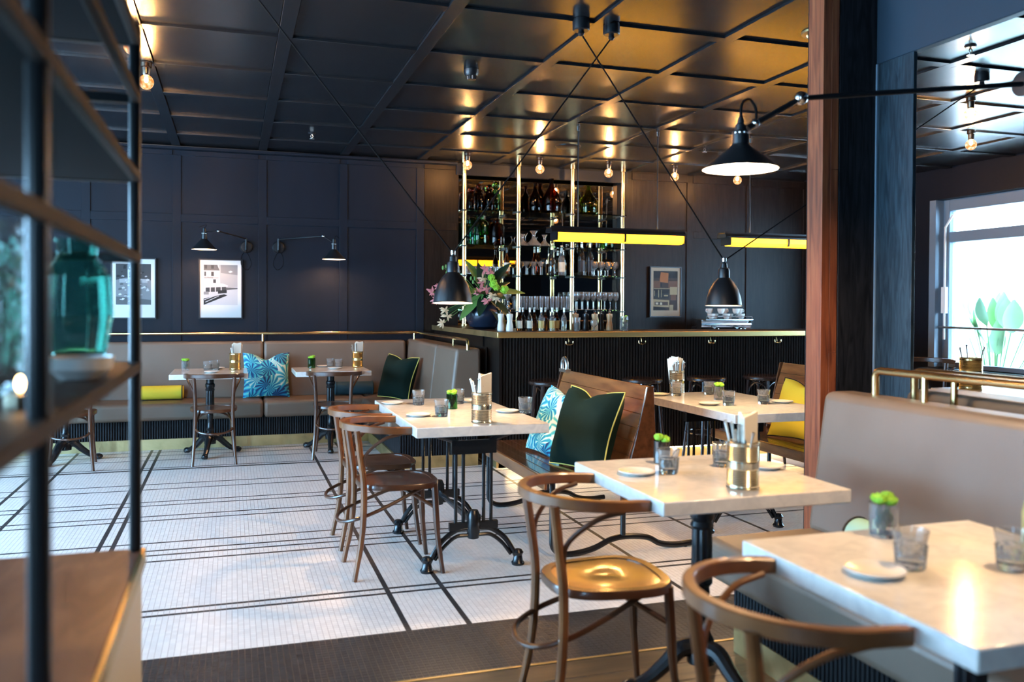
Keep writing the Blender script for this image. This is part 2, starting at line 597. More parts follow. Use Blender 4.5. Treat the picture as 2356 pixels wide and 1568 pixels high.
me.vertices.add(n * 8)
me.vertices.foreach_set('co', vv.reshape(-1))
me.loops.add(len(ff))
me.loops.foreach_set('vertex_index', ff)
me.polygons.add(n * 5)
me.polygons.foreach_set('loop_start', np.arange(0, len(ff), 4, dtype=np.int32))
me.materials.append(TILEWHITE)
me.materials.append(TILEDARK)
me.polygons.foreach_set('material_index', np.repeat(dk.astype(np.int32), 5))
me.polygons.foreach_set('use_smooth', np.zeros(n * 5, dtype=bool))
me.update(calc_edges=True)
tiles = bpy.data.objects.new('mosaic_tiles', me)
C.objects.link(tiles)
tiles.parent = floor
tiles['kind'] = 'stuff'
t0 = MB().box(g, gy, -0.0013, P - g, P - gy, 0).build('tile', TILEDARK, floor)
t0.location = (x0[126, 0], y0[126, 0], 0)
for i in range(126, 176):
    for j in range(6):
        if (i, j) == (126, 0):
            continue
        c = t0.copy()
        C.objects.link(c)
        c.parent = floor
        c.location = (x0[i, j], y0[i, j], 0)
struct(MB().box(-4.3, 3.085, -0.01, 4.6, 3.099, 0.003).build('trim_1', AGEDBRASS))
for k in range(22):
    y = 3.083 - 0.14 * (k + 1)
    b = MB().box(-1.5 + (k % 3) * 0.3 - 1, y + 0.002, -0.02, 3.2, y + 0.138, 0.0).build('floor_board', WOODFLOOR, floor)
platform = struct(MB().box(2.98, -2.4, -0.01, 7.69, 3.05, 0.20).box(3.05, 3.05, -0.01, 7.69, 3.9, 0.20).box(4.75, 3.9, -0.01, 7.69, 6.3, 0.2).build('floor_platform', DARKOAK))

# back wall: boarding with applied stiles and rails, a niche with the bar mirror
NX0, NX1 = 2.377, 4.39
wb = struct(MB().box(XL, 9.3, 0, NX0, 9.6, 2.966).box(NX0, 9.3, 2.84, NX1, 9.6, 2.966).box(NX0, 9.3, 0, NX1, 9.6, 1.0).box(NX0, 9.46, 1.0, NX1, 9.6, 2.84).build('wall_back', NAVY))
MB().box(NX1, 9.3, 0, XR, 9.6, 2.966).box(1.995, 9.297, 0, NX0, 9.30, 2.966).build('bar_panelling', BARWOOD, wb)
SX = [0.257 + 0.825 * k for k in range(-5, 9)]
for x in SX:
    if NX0 - 0.08 < x < NX1 - 0.05:
        continue
    MB().box(x, 9.286, 0.9, x + 0.082, 9.301, 2.85).build('stile', NAVY if x < 2 else BARWOOD, wb, bevel=0.002)
MB().box(NX1 - 0.005, 9.284, 0.9, NX1 + 0.09, 9.301, 2.85).build('stile', BARWOOD, wb, bevel=0.002)
for a, b in [(XL, NX0 - 0.02), (NX1 + 0.09, XR)]:
    for z0_, z1_ in [(2.185, 2.264), (2.85, ZC)]:
        cuts = [a] + [x for x in SX if a < x < b] + [b]
        for p, q in zip(cuts, cuts[1:]):
            s0 = p + 0.082 if p in SX else p
            MB().box(s0, 9.2865, z0_, q, 9.301, z1_).build('rail', NAVY if s0 < 1.95 else BARWOOD, wb, bevel=0.002)
MB().box(NX0 - 0.03, 9.27, 2.80, NX1 + 0.02, 9.30, ZC).build('fascia', NAVY, wb, bevel=0.003)
MB().box(NX1 - 0.03, 9.31, 1.0, NX1 - 0.001, 9.455, 2.84).build('jamb', DARKOAK, wb)
MB().box(XL, 9.20, 2.895, NX0 - 0.03, 9.284, 2.929).build('cornice', NAVY, wb, bevel=0.01)
one('bar_mirror', MB().box(NX0 + 0.005, 9.44, 1.0, NX1 - 0.035, 9.458, 2.838), MIRROR, 'large mirror behind the brass and glass bar shelves', 'mirror')

# ceiling: battens and recessed panels
ceiling = struct(MB().box(XL - 0.2, YF - 0.2, 2.965, XR + 0.3, YB + 0.3, 3.1).build('ceiling', CEIL))
CY = [5.275 + 0.825 * k for k in range(-5, 6)]
pan = MB().box(0.086, 0.086, 0, 0.821, 0.821, 0.018)
pm = None
for x in SX[1:]:
    for y in CY:
        if y > 8.6:
            continue
        if pm is None:
            pm = pan.build('panel', CEIL, ceiling, loc=(x, y, 2.946))
        else:
            c = pm.copy()
            C.objects.link(c)
            c.parent = ceiling
            c.location = (x, y, 2.946)
for x in SX[1:]:
    MB().box(x, YF, ZC, x + 0.082, 9.27, 2.966).build('batten', CEIL, ceiling, bevel=0.002)
cb = None
for x in SX[1:]:
    for y in CY:
        if y > 9.2:
            continue
        if cb is None:
            cb = MB().box(0.0825, 0, 0, 0.8245, 0.082, 0.036).build('cross_batten', CEIL, ceiling, bevel=0.002, loc=(x, y, ZC))
        else:
            c = cb.copy()
            C.objects.link(c)
            c.parent = ceiling
            c.location = (x, y, ZC)

# left wall with its row of windows, wall behind the camera
wl = struct(MB().box(XL - 0.2, YF, 0, XL, 9.3, 0.55).box(XL - 0.2, YF, 2.55, XL, 9.3, 2.965).box(XL - 0.2, YF, 0.55, XL, 0.8, 2.55).box(XL - 0.2, 7.6, 0.55, XL, 9.3, 2.55).build('wall_left', NAVY))
wf = struct(MB().box(XL, YF - 0.2, 0, -3.5, YF, 2.965).box(-2.5, YF - 0.2, 0, XR, YF, 2.965).box(-3.5, YF - 0.2, 2.5, -2.5, YF, 2.965).box(-3.5, YF - 0.2, 0, -2.5, YF, 0.4).build('wall_front', NAVY))
for k in range(4):
    y = 0.8 + 1.7 * k
    f = MB()
    for q in [(y, 0.55, y + 0.07, 2.55), (y + 1.63, 0.55, y + 1.7, 2.55), (y + 0.07, 0.55, y + 1.63, 0.62), (y + 0.07, 2.48, y + 1.63, 2.55)]:
        f.box(XL - 0.13, q[0], q[1], XL - 0.06, q[2], q[3])
    struct(f.build('window_%d' % (k + 2), GREYFRAME))

# right-hand street wall with the window of the bay
WY0, WY1, WZ0, WZ1 = 3.9, 8.1, 0.68, 2.60
wr = struct(MB().box(XR, YF, 0, XR + 0.25, WY0, 2.965).box(XR, WY1, 0, XR + 0.25, 9.3, 2.965).box(XR, WY0, 0, XR + 0.25, WY1, WZ0).box(XR, WY0, WZ1, XR + 0.25, WY1, 2.965).build('wall_right', NAVY))
win = MB()
XW0, XW1 = XR + 0.12, XR + 0.22
def wbox(y0, z0, y1, z1, d=0.0):
    win.box(XW0 + d, y0, z0, XW1, y1, z1)
wbox(WY1 - 0.18, WZ0, WY1, WZ1)
wbox(WY0, WZ0, WY0 + 0.1, WZ1)
wbox(WY0 + 0.1, WZ1 - 0.13, WY1 - 0.18, WZ1)
wbox(WY0 + 0.1, WZ0, WY1 - 0.18, WZ0 + 0.05)
wbox(WY0 + 0.1, 2.11, WY1 - 0.18, 2.23)
wbox(5.9, WZ0 + 0.05, 6.0, 2.11)
win = struct(win.build('window_1', GREYFRAME, bevel=0.006))
for a, b, z0_, z1_ in [(6.0, WY1 - 0.18, WZ0 + 0.05, 2.11), (WY0 + 0.1, 5.9, WZ0 + 0.05, 2.11), (WY0 + 0.1, WY1 - 0.18, 2.23, WZ1 - 0.13)]:
    MB().box(XW0 + 0.045, a, z0_, XW0 + 0.051, b, z1_).build('pane', PANE, win)
MB().box(XR - 0.05, WY0 - 0.05, WZ0 - 0.03, XR + 0.12, WY1 + 0.0, WZ0).build('window_sill', DARKOAK, win)
MB().box(XR + 0.005, 8.005, WZ0, XR + 0.12, 8.098, WZ1 - 0.002).build('reveal', GREYFRAME, win)
MB().tube([(XR + 0.07, 7.93, 1.0), (XR + 0.07, 7.93, 2.28), (XR + 0.1, 7.85, 2.42)], 0.012).box(XR + 0.05, 7.90, 1.30, XR + 0.09, 7.96, 1.60).build('opener_rod', PLASTER, win)
one('window_guard_rail', MB().tube([(XR + 0.06, 7.99, 1.14), (XR + 0.06, 3.95, 1.12)], 0.014, 10), STEEL, 'thin metal guard rail across the street window', 'rail')

# downstand beam, oak clad column and laminated post between room and bay
struct(MB().box(3.0, YF, 2.553, 3.05, 3.60, 2.964).build('beam', BEAMDAYLIT, bevel=0.004))
col = struct(MB().box(2.785, 3.502, 0, 3.0, 3.75, 2.928).box(3.0, 3.502, 0, 3.08, 3.75, 2.552).build('column', DARKOAK, bevel=0.003))
MB().box(3.0, 3.26, 0, 3.02, 3.501, 2.552).build('panel', DAYLITOAK, col, bevel=0.002)
MB().box(2.994, 3.492, 0, 3.004, 3.502, 2.552).build('edge_bead', GREYFRAME, col)
post = struct(MB().box(2.690, 3.502, 0, 2.736, 3.615, 2.928).build('trim_2', TIMBER, bevel=0.002))
MB().box(2.7365, 3.502, 0, 2.780, 3.615, 1.15).box(2.7365, 3.502, 1.1502, 2.780, 3.615, 2.03).box(2.7365, 3.502, 2.0302, 2.780, 3.615, 2.928).build('lamella', TIMBER, post, bevel=0.002)

# outside: pavement, the house across the street, plants under the window
struct(MB().box(8.0, -30, -0.5, 60, 60, -0.05).build('pavement', mat('pale paving', (0.55, 0.55, 0.54), 0.8)))
hb = thing('town_house', 'pale town house across the street beyond the window', 'building', (19, 16.0, -0.05))
MB().box(0, -16, 0, 6, 26, 9.0).build('facade', mat('pale render', (0.86, 0.84, 0.78), 0.8), hb)
for k in range(7):
    y = -13 + 5.2 * k
    f = MB().box(-0.12, y, 0.4, 0.05, y + 3.6, 2.7).build('shop_window', mat('pale shop frame', (0.42, 0.50, 0.56), 0.5), hb)
    MB().box(-0.14, y + 0.2, 0.9, -0.115, y + 3.4, 2.3).build('pane', mat('reflecting shop pane', (0.10, 0.16, 0.20), 0.1), f)
    f = MB().box(-0.08, y + 0.6, 4.4, 0.05, y + 1.9, 6.4).build('window', mat('pale shop frame', (0.5, 0.6, 0.66), 0.5), hb)
    MB().box(-0.1, y + 0.7, 4.5, -0.075, y + 1.8, 6.3).build('pane', mat('reflecting shop pane', (0.10, 0.16, 0.20), 0.1), f)
MB().box(-0.9, -15, 3.0, 0.02, 24, 3.25).build('canopy', mat('pale render', (0.86, 0.84, 0.78), 0.8), hb)


def leaf(mb, base, dirv, up, L, W, mi=0, bend=0.3, n=6):
    d = Vector(dirv).normalized()
    u = (Vector(up) - d * Vector(up).dot(d)).normalized()
    sd = d.cross(u)
    v, f = [], []
    for i in range(n + 1):
        t = i / n
        c = Vector(base) + d * (L * t) - u * (bend * L * t * t)
        wd = W * math.sin(PI * min(1, t * 0.93 + 0.05)) ** 0.8
        v += [tuple(c - sd * wd + u * wd * 0.25), tuple(c), tuple(c + sd * wd + u * wd * 0.25)]
    for i in range(n):
        for k in (0, 1):
            a = i * 3 + k
            f.append((a, a + 1, a + 4, a + 3))
    return mb.add(v, f, mi)


LEAFSTREET = mat('sunlit broad leaf', (0.30, 0.46, 0.22), 0.6)
pl = thing('street_plant', 'tall broad-leaved plant standing outside the street window', 'plant', (8.6, 8.0, -0.05))
MB().lathe([(0, 0), (0.36, 0), (0.42, 0.40), (0.38, 0.40), (0.36, 0.34), (0, 0.34)], 20).build('planter', mat('grey planter', (0.2, 0.2, 0.2), 0.7), pl)
rr = random.Random(3)
for k in range(26):
    a = rr.uniform(0, 2 * PI)
    sp = rr.uniform(0.05, 0.9)
    top = Vector((0.35 * sp * math.cos(a), 0.75 * sp * math.sin(a), rr.uniform(0.85, 1.35)))
    st = MB().tube(spline([(0.1 * math.cos(a), 0.1 * math.sin(a), 0.34), (top.x * 0.5, top.y * 0.5, top.z * 0.6), tuple(top)], 4), 0.010, 6)
    q = st.build('stem', LEAFSTREET, pl)
    lf = MB()
    leaf(lf, top, (0.6 * math.cos(a), 0.6 * math.sin(a), 1.0), (math.cos(a), math.sin(a), 0.1), rr.uniform(0.30, 0.45), rr.uniform(0.07, 0.11), 0, 0.2)
    lf.build('leaf', LEAFSTREET, q)
# ------------------------------------------------------------------ banquettes
def cushion(name, x0, y0, z0, x1, y1, z1, parent, m=None, bev=0.035):
    return MB().box(x0, y0, z0, x1, y1, z1).build(name, m or LEATHER, parent, bevel=bev, seg=4)


def wedge_y(x0, x1, yb, yt, y1, z0, z1):
    """back cushion along X, front face leaning from yb at the foot to yt at the top"""
    v = [(x0, yb, z0), (x1, yb, z0), (x1, y1, z0), (x0, y1, z0), (x0, yt, z1), (x1, yt, z1), (x1, y1, z1), (x0, y1, z1)]
    f = [(0, 3, 2, 1), (4, 5, 6, 7), (0, 1, 5, 4), (1, 2, 6, 5), (2, 3, 7, 6), (3, 0, 4, 7)]
    return MB().add(v, f)


def wedge_x(y0, y1, xb, xt, x1, z0, z1):
    v = [(xb, y0, z0), (x1, y0, z0), (x1, y1, z0), (xb, y1, z0), (xt, y0, z1), (x1, y0, z1), (x1, y1, z1), (xt, y1, z1)]
    f = [(0, 3, 2, 1), (4, 5, 6, 7), (0, 1, 5, 4), (1, 2, 6, 5), (2, 3, 7, 6), (3, 0, 4, 7)]
    return MB().add(v, f)


bq = thing('banquette', 'long taupe leather corner banquette along the panelled back wall', 'bench', (0, 0, 0))
for a, b in [(-3.6, -1.86), (-1.855, 0.287), (0.292, 1.29)]:
    cushion('seat_cushion', a, 8.60, 0.28, b, 9.10, 0.44, bq)
cushion('seat_cushion', 1.22, 7.10, 0.28, 1.80, 8.80, 0.44, bq)
cushion('seat_cushion', 1.295, 8.60, 0.275, 1.80, 9.10, 0.438, bq)
for a, b in [(-3.6, -1.40), (-1.395, 0.302), (0.306, 1.76)]:
    wedge_y(a, b, 9.04, 9.12, 9.283, 0.42, 0.99).build('back_cushion', LEATHER, bq, bevel=0.03, seg=4)
for a, b in [(7.10, 7.862), (7.866, 9.28)]:
    wedge_x(a, b, 1.735, 1.80, 2.02, 0.42, 1.0).build('back_cushion', LEATHER, bq, bevel=0.03, seg=4)
MB().box(-3.6, 8.72, 0.10, 1.80, 9.28, 0.28).box(1.33, 7.13, 0.10, 2.0, 8.72, 0.28).build('base', DARKOAK, bq)
MB().box(-3.6, 8.695, 0.0, 1.31, 9.2, 0.10).box(1.30, 7.11, 0.0, 2.0, 8.695, 0.10).build('plinth', AGEDBRASS, bq)
fl = MB()
x = -3.5
while x < 1.30:
    fl.tube([(x, 8.715, 0.10), (x, 8.715, 0.28)], 0.009, 6)
    x += 0.022
y = 7.14
while y < 8.7:
    fl.tube([(1.325, y, 0.10), (1.325, y, 0.28)], 0.009, 6)
    y += 0.022
x = 1.33
while x < 2.0:
    fl.tube([(x, 7.125, 0.10), (x, 7.125, 0.28)], 0.009, 6)
    x += 0.022
fl = fl.build('fluting', DARKOAK, bq)
fl['kind'] = 'stuff'

rl = thing('brass_rail', 'slim brass rail above the corner banquette back', 'rail', (0, 0, 0))
MB().tube([(-3.5, 9.17, 1.07), (1.86, 9.17, 1.07), (1.90, 9.16, 1.07), (1.905, 9.10, 1.07), (1.905, 7.16, 1.07), (1.905, 7.12, 1.06), (1.905, 7.11, 1.02), (1.905, 7.11, 0.985)], 0.014, 10).build('handrail', BRASS, rl)
for p in [(-1.3, 9.17), (0.298, 9.17), (1.86, 9.17), (1.905, 7.62)]:
    MB().tube([(p[0], p[1], 0.985), (p[0], p[1], 1.068)], 0.012, 10).build('rail_post', BRASS, rl)

rb = thing('banquette', 'taupe leather banquette beside the dark oak column', 'bench', (0, 0, 0))
cushion('seat_cushion', 1.80, 1.55, 0.29, 2.40, 3.06, 0.45, rb)
cushion('seat_cushion', 1.80, -0.2, 0.29, 2.40, 1.545, 0.45, rb)
for a, b in [(1.45, 3.07), (-0.2, 1.445)]:
    wedge_x(a, b, 2.29, 2.37, 2.53, 0.43, 1.015).build('back_cushion', LEATHER, rb, bevel=0.035, seg=4)
MB().box(1.91, -0.2, 0.10, 2.5, 3.0, 0.29).build('base', DARKOAK, rb)
MB().box(1.897, -0.2, 0.0, 2.5, 2.985, 0.10).build('plinth', AGEDBRASS, rb)
s0 = None
for k in range(84):
    y = 2.985 - 0.0215 * k
    if s0 is None:
        s0 = MB().tube([(0, 0, 0.10), (0, 0, 0.289)], 0.0092, 8).build('slat', DARKOAK, rb, loc=(1.908, y, 0))
    else:
        c = s0.copy()
        C.objects.link(c)
        c.parent = rb
        c.location = (1.908, y, 0)
rl = thing('brass_rail', 'double brass rail above the banquette beside the dark oak column', 'rail', (0, 0, 0))
for dx, ye in [(2.46, 2.86), (2.60, 2.80)]:
    MB().tube([(dx, -0.2, 1.115), (dx, ye - 0.03, 1.115), (dx, ye - 0.008, 1.108), (dx, ye, 1.09), (dx, ye, 1.0)], 0.0155, 12).build('handrail', BRASS, rl)
    for yy in (2.60, 1.6, 0.6):
        MB().tube([(dx, yy, 1.0), (dx, yy, 1.11)], 0.0135, 10).build('rail_post', BRASS, rl)

# bench of the window bay, back to back with it
bb = thing('banquette', 'dark brown leather banquette back behind the brass rails', 'bench', (0, 0, 0.0))
wedge_x(-0.2, 2.93, 2.98, 2.90, 2.66, 0.62, 1.03).build('back_cushion', DARKLEATHER, bb, bevel=0.04, seg=4)
cushion('seat_cushion', 2.96, -0.2, 0.50, 3.42, 2.93, 0.65, bb, DARKLEATHER)
MB().box(3.0, -0.2, 0.20, 3.36, 2.9, 0.5).box(2.66, -0.2, 0.0, 2.96, 2.9, 0.62).build('base', DARKOAK, bb)

# ------------------------------------------------------------------ chairs
def seat_outline(sx, sy, n=40, e=3.0, taper=0.10):
    out = []
    for k in range(n):
        a = 2 * PI * k / n
        c, s = math.cos(a), math.sin(a)
        x = sx * math.copysign(abs(c) ** (2 / e), c)
        y = sy * math.copysign(abs(s) ** (2 / e), s)
        out.append((x * (1 + taper * y / sy), y))
    return out


def make_chair(label, wood, panelm, ring=None, group=None):
    t = thing('bentwood_chair', label, 'chair', group=group)
    # curved arm-and-back rail
    pts = [(-0.225, 0.06, 0.742)] + [(x, y, 0.745) for x, y in arc(0, -0.045, 0.235, PI, 2 * PI, 20)] + [(0.225, 0.06, 0.742)]
    pts = [(p[0], p[1], p[2] + 0.012 * max(0, -p[1] / 0.28)) for p in pts]
    MB().tube(pts, 0.018, sect=[(a, b * 1.25) for a, b in RECT], up=(0, 0, 1)).build('back_rail', ring or wood, t)
    for s in (-1, 1):
        MB().tube(spline([(s * 0.175, -0.245, 0), (s * 0.158, -0.205, 0.22), (s * 0.15, -0.195, 0.45), (s * 0.155, -0.215, 0.62), (s * 0.163, -0.232, 0.745)], 5), [0.0125] * 3 + [0.0145] * 3 + [0.016] * 15, 10).build('leg', ring or wood, t)
        MB().tube(spline([(s * 0.178, 0.205, 0), (s * 0.160, 0.180, 0.2), (s * 0.152, 0.165, 0.455)], 6), [0.0115] * 3 + [0.0135] * 4 + [0.0165] * 6, 10).build('leg', wood, t)
        MB().tube(spline([(s * 0.152, -0.196, 0.52), (s * 0.165, -0.19, 0.62), (s * 0.205, -0.11, 0.70), (s * 0.222, -0.02, 0.728)], 6), 0.0085, 8).build('brace', wood, t)
    o = seat_outline(0.192, 0.205)
    i1 = seat_outline(0.160, 0.172)
    n = len(o)
    fr = MB()
    v = [(x, y, 0.440) for x, y in o] + [(x, y, 0.462) for x, y in o] + [(x * 0.985, y * 0.985, 0.467) for x, y in o] + [(x, y, 0.467) for x, y in i1] + [(x, y, 0.463) for x, y in i1]
    f = [tuple(range(n - 1, -1, -1))]
    for r in range(4):
        for k in range(n):
            k2 = (k + 1) % n
            f.append((r * n + k, r * n + k2, (r + 1) * n + k2, (r + 1) * n + k))
    fr.add(v, f).build('seat_frame', wood, t, ang=0.9)
    sp = MB()
    v, f = [], []
    for r in range(5):
        q = 1 - r / 5
        for x, y in i1:
            v.append((x * q, y * q, 0.4635 + 0.0035 * (1 - abs(q * 2 - 1) ** 2) - 0.004 * (1 - q)))
    v.append((0, 0, 0.459))
    for r in range(4):
        for k in range(n):
            k2 = (k + 1) % n
            f.append((r * n + k, r * n + k2, (r + 1) * n + k2, (r + 1) * n + k))
    for k in range(n):
        f.append((4 * n + k, 4 * n + (k + 1) % n, 5 * n))
    sp.add(v, f).build('seat_panel', panelm, t, ang=None)
    MB().tube(spline([(0.11, 0.11, 0.43), (0.140, -0.06, 0.36), (0.150, -0.185, 0.315), (0.105, -0.275, 0.285), (0, -0.305, 0.275), (-0.105, -0.275, 0.285), (-0.150, -0.185, 0.315), (-0.140, -0.06, 0.36), (-0.11, 0.11, 0.43)], 5), 0.0095, 8).build('stretcher', wood, t)
    MB().tube(spline([(0.158, 0.175, 0.33), (0.09, 0.06, 0.40), (0, 0.01, 0.425), (-0.09, 0.06, 0.40), (-0.158, 0.175, 0.33)], 5), 0.0095, 8).build('stretcher', wood, t)
    return t


GC = 'bentwood chairs of the dining room'
ch = make_chair('dark brown bentwood chair nearer the camera at the iron trestle table', BENTWOOD, BENTWOOD, BENTOAK, GC)
ch.location = (0.815, 4.47, 0)
ch.rotation_euler = (0, 0, -PI / 2 + 0.03)
dup(ch, (0.815, 5.03, 0), -PI / 2 + 0.02, 'dark brown bentwood chair at the far corner of the iron trestle table')
cb_ = make_chair('brown bentwood chair in front of the turquoise palm cushion', BENTWOOD, BENTWOOD, BENTWOOD, GC)
cb_.location = (-0.150, 7.96, 0)
cb_.rotation_euler = (0, 0, 0.03)
dup(cb_, (0.885, 7.97, 0), -0.16, 'brown bentwood chair in front of the petrol blue bolster')
dup(cb_, (-1.275, 7.97, 0), 0.10, 'brown bentwood chair half hidden behind the black shelving')
nc = make_chair('bentwood chair with honey coloured plywood seat beside the black pedestal', BENTWOOD, HONEYSEAT, BENTOAK, GC)
nc.location = (1.195, 2.675, 0)
nc.rotation_euler = (0, 0, -PI / 2 - 0.04)
fc = make_chair('honey bentwood chair cut off at the bottom edge, out of focus', BENTOAK, HONEYSEAT, BENTOAK, GC)
fc.location = (1.205, 1.565, 0)
fc.rotation_euler = (0, 0, -PI / 2 - 0.14)
dup(cb_, (5.0, 5.3, 0.20), 2.4, 'bentwood chair with pale lit back rail by the street window')
dup(cb_, (4.1, 3.2, 0.20), 1.2, 'bentwood chair at the right edge in front of the street window')


# ------------------------------------------------------------------ tables
def pedestal(label, x0, y0, x1, y1, z, rot=0.0, group='marble pedestal tables'):
    cx, cy = (x0 + x1) / 2, (y0 + y1) / 2
    t = thing('marble_table', label, 'table', (cx, cy, 0), 0, group)
    hx, hy = (x1 - x0) / 2, (y1 - y0) / 2
    MB().box(-hx, -hy, z - 0.045, hx, hy, z).build('table_top', MARBLE, t, bevel=0.004)
    MB().lathe([(0, z - 0.055), (0.16, z - 0.055), (0.16, z - 0.046), (0, z - 0.046)], 16).build('top_plate', IRON, t)
    MB().lathe([(0, 0.10), (0.050, 0.10), (0.052, 0.14), (0.040, 0.16), (0.046, 0.18), (0.036, 0.20), (0.030, 0.215), (0.036, 0.235), (0.027, 0.25), (0.024, 0.33), (0.030, 0.35), (0.027, 0.37),
                (0.038, 0.385), (0.038, 0.40), (0.034, 0.41)], 20).lathe([(0.033, 0.41), (0.038, 0.42), (0.035, 0.58)], 24, flute=0.12).lathe(
        [(0.038, 0.58), (0.042, 0.59), (0.036, 0.605), (0.043, 0.62), (0.043, 0.64), (0.034, 0.65), (0.034, z - 0.055)], 20).build('column', IRON, t)
    for k in range(3):
        a = -PI / 2 + rot + k * 2 * PI / 3
        M = Matrix.Rotation(a, 4, 'Z')
        p = spline([(0.02, 0, 0.155), (0.075, 0, 0.15), (0.13, 0, 0.10), (0.185, 0, 0.055), (0.235, 0, 0.030)], 5)
        n = len(p)
        leg = MB().tube(p, [0.034 - 0.014 * i / (n - 1) for i in range(n)], 10, M=M)
        leg.ball((0.255, 0, 0.026), 0.030, 10, 8, sq=(1.35, 0.9, 0.86), M=M)
        leg.ball((0.262, 0.016, 0.018), 0.016, 8, 6, sq=(1.3, 0.8, 1), M=M)
        leg.ball((0.262, -0.016, 0.018), 0.016, 8, 6, sq=(1.3, 0.8, 1), M=M)
        leg.build('leg', IRON, t)
    return t


pedestal('small marble table with one chair in front of the palm cushion', -0.515, 7.94, 0.135, 8.66, 0.757, -0.15)
pedestal('small marble table standing before the petrol blue bolster', 0.545, 8.00, 1.225, 8.60, 0.757, -0.10)
pedestal('small marble table mostly hidden behind the black shelving', -1.70, 7.95, -1.04, 8.62, 0.757, -0.35)
pedestal('square marble pedestal table beside the honey seated chair', 1.25, 2.36, 1.94, 3.08, 0.77, 0.35)
pedestal('marble table in the bottom right corner, out of focus', 1.245, 1.185, 1.98, 1.925, 0.77, 0.1)
pedestal('marble table in the window bay behind the brass rails', 3.30, 2.9, 3.95, 3.45, 0.97, 0.1).children[0]


def trestle(label, x0, y0, x1, y1, z, ya, yb):
    cx = (x0 + x1) / 2
    t = thing('trestle_table', label, 'table', (cx, y0, 0), 0, 'marble tables on cast iron trestles')
    hx, L = (x1 - x0) / 2, y1 - y0
    MB().box(-hx, 0, z - 0.05, hx, L, z).build('table_top', MARBLE, t, bevel=0.004)
    for yy in (ya - y0, yb - y0):
        f = MB()
        for s in (-1, 1):
            for d in (0.055, 0.095):
                f.tube([(s * d, yy, 0.24), (s * d, yy, z - 0.13)], 0.0095, 8)
            # top casting and bracket arms
            f.tube(spline([(s * 0.05, yy, z - 0.15), (s * 0.11, yy, z - 0.10), (s * 0.22, yy, z - 0.062)], 5), 0.016, 8)
        f.box(-0.12, yy - 0.016, z - 0.17, 0.12, yy + 0.016, z - 0.10)
        f.box(-0.13, yy - 0.013, 0.205, 0.13, yy + 0.013, 0.245)
        f.box(-0.25, yy - 0.02, z - 0.062, 0.25, yy + 0.02, z - 0.05)
        f.lathe([(0, 0.15), (0.03, 0.16), (0.036, 0.20), (0.036, 0.28), (0.024, 0.305), (0, 0.31)], 12, (0, yy - 0.0, 0))
        f.build('trestle_frame', IRON, t)
        for s in (-1, 1):
            q = spline([(0, yy, 0.215), (s * 0.09, yy, 0.205), (s * 0.17, yy, 0.15), (s * 0.225, yy, 0.065), (s * 0.24, yy, 0.03)], 5)
            q2 = spline([(s * 0.02, yy, 0.175), (s * 0.09, yy, 0.172), (s * 0.155, yy, 0.125), (s * 0.205, yy, 0.06)], 5)
            lg = MB().tube(q, 0.0135, 8).tube(q2, 0.010, 8)
            lg.lathe([(0, 0), (0.032, 0), (0.036, 0.012), (0.028, 0.022), (0.022, 0.05), (0.030, 0.066), (0.020, 0.08), (0, 0.085)], 12, (s * 0.245, yy, 0))
            lg.build('foot', IRON, t)
    a, b = ya - y0, yb - y0
    MB().tube([(0, a, 0.235), (0, b, 0.235)], 0.016, 8, sect=[(a_, b_ * 0.6) for a_, b_ in RECT], up=(0, 0, 1)).build('stretcher', IRON, t)
    return t


trestle('long marble table on black iron trestles with two brown chairs', 0.85, 4.13, 1.537, 5.42, 0.77, 4.33, 5.13)
trestle('long marble table on black iron trestles in front of the bar stools', 2.64, 4.16, 3.34, 5.35, 0.77, 4.60, 5.12)

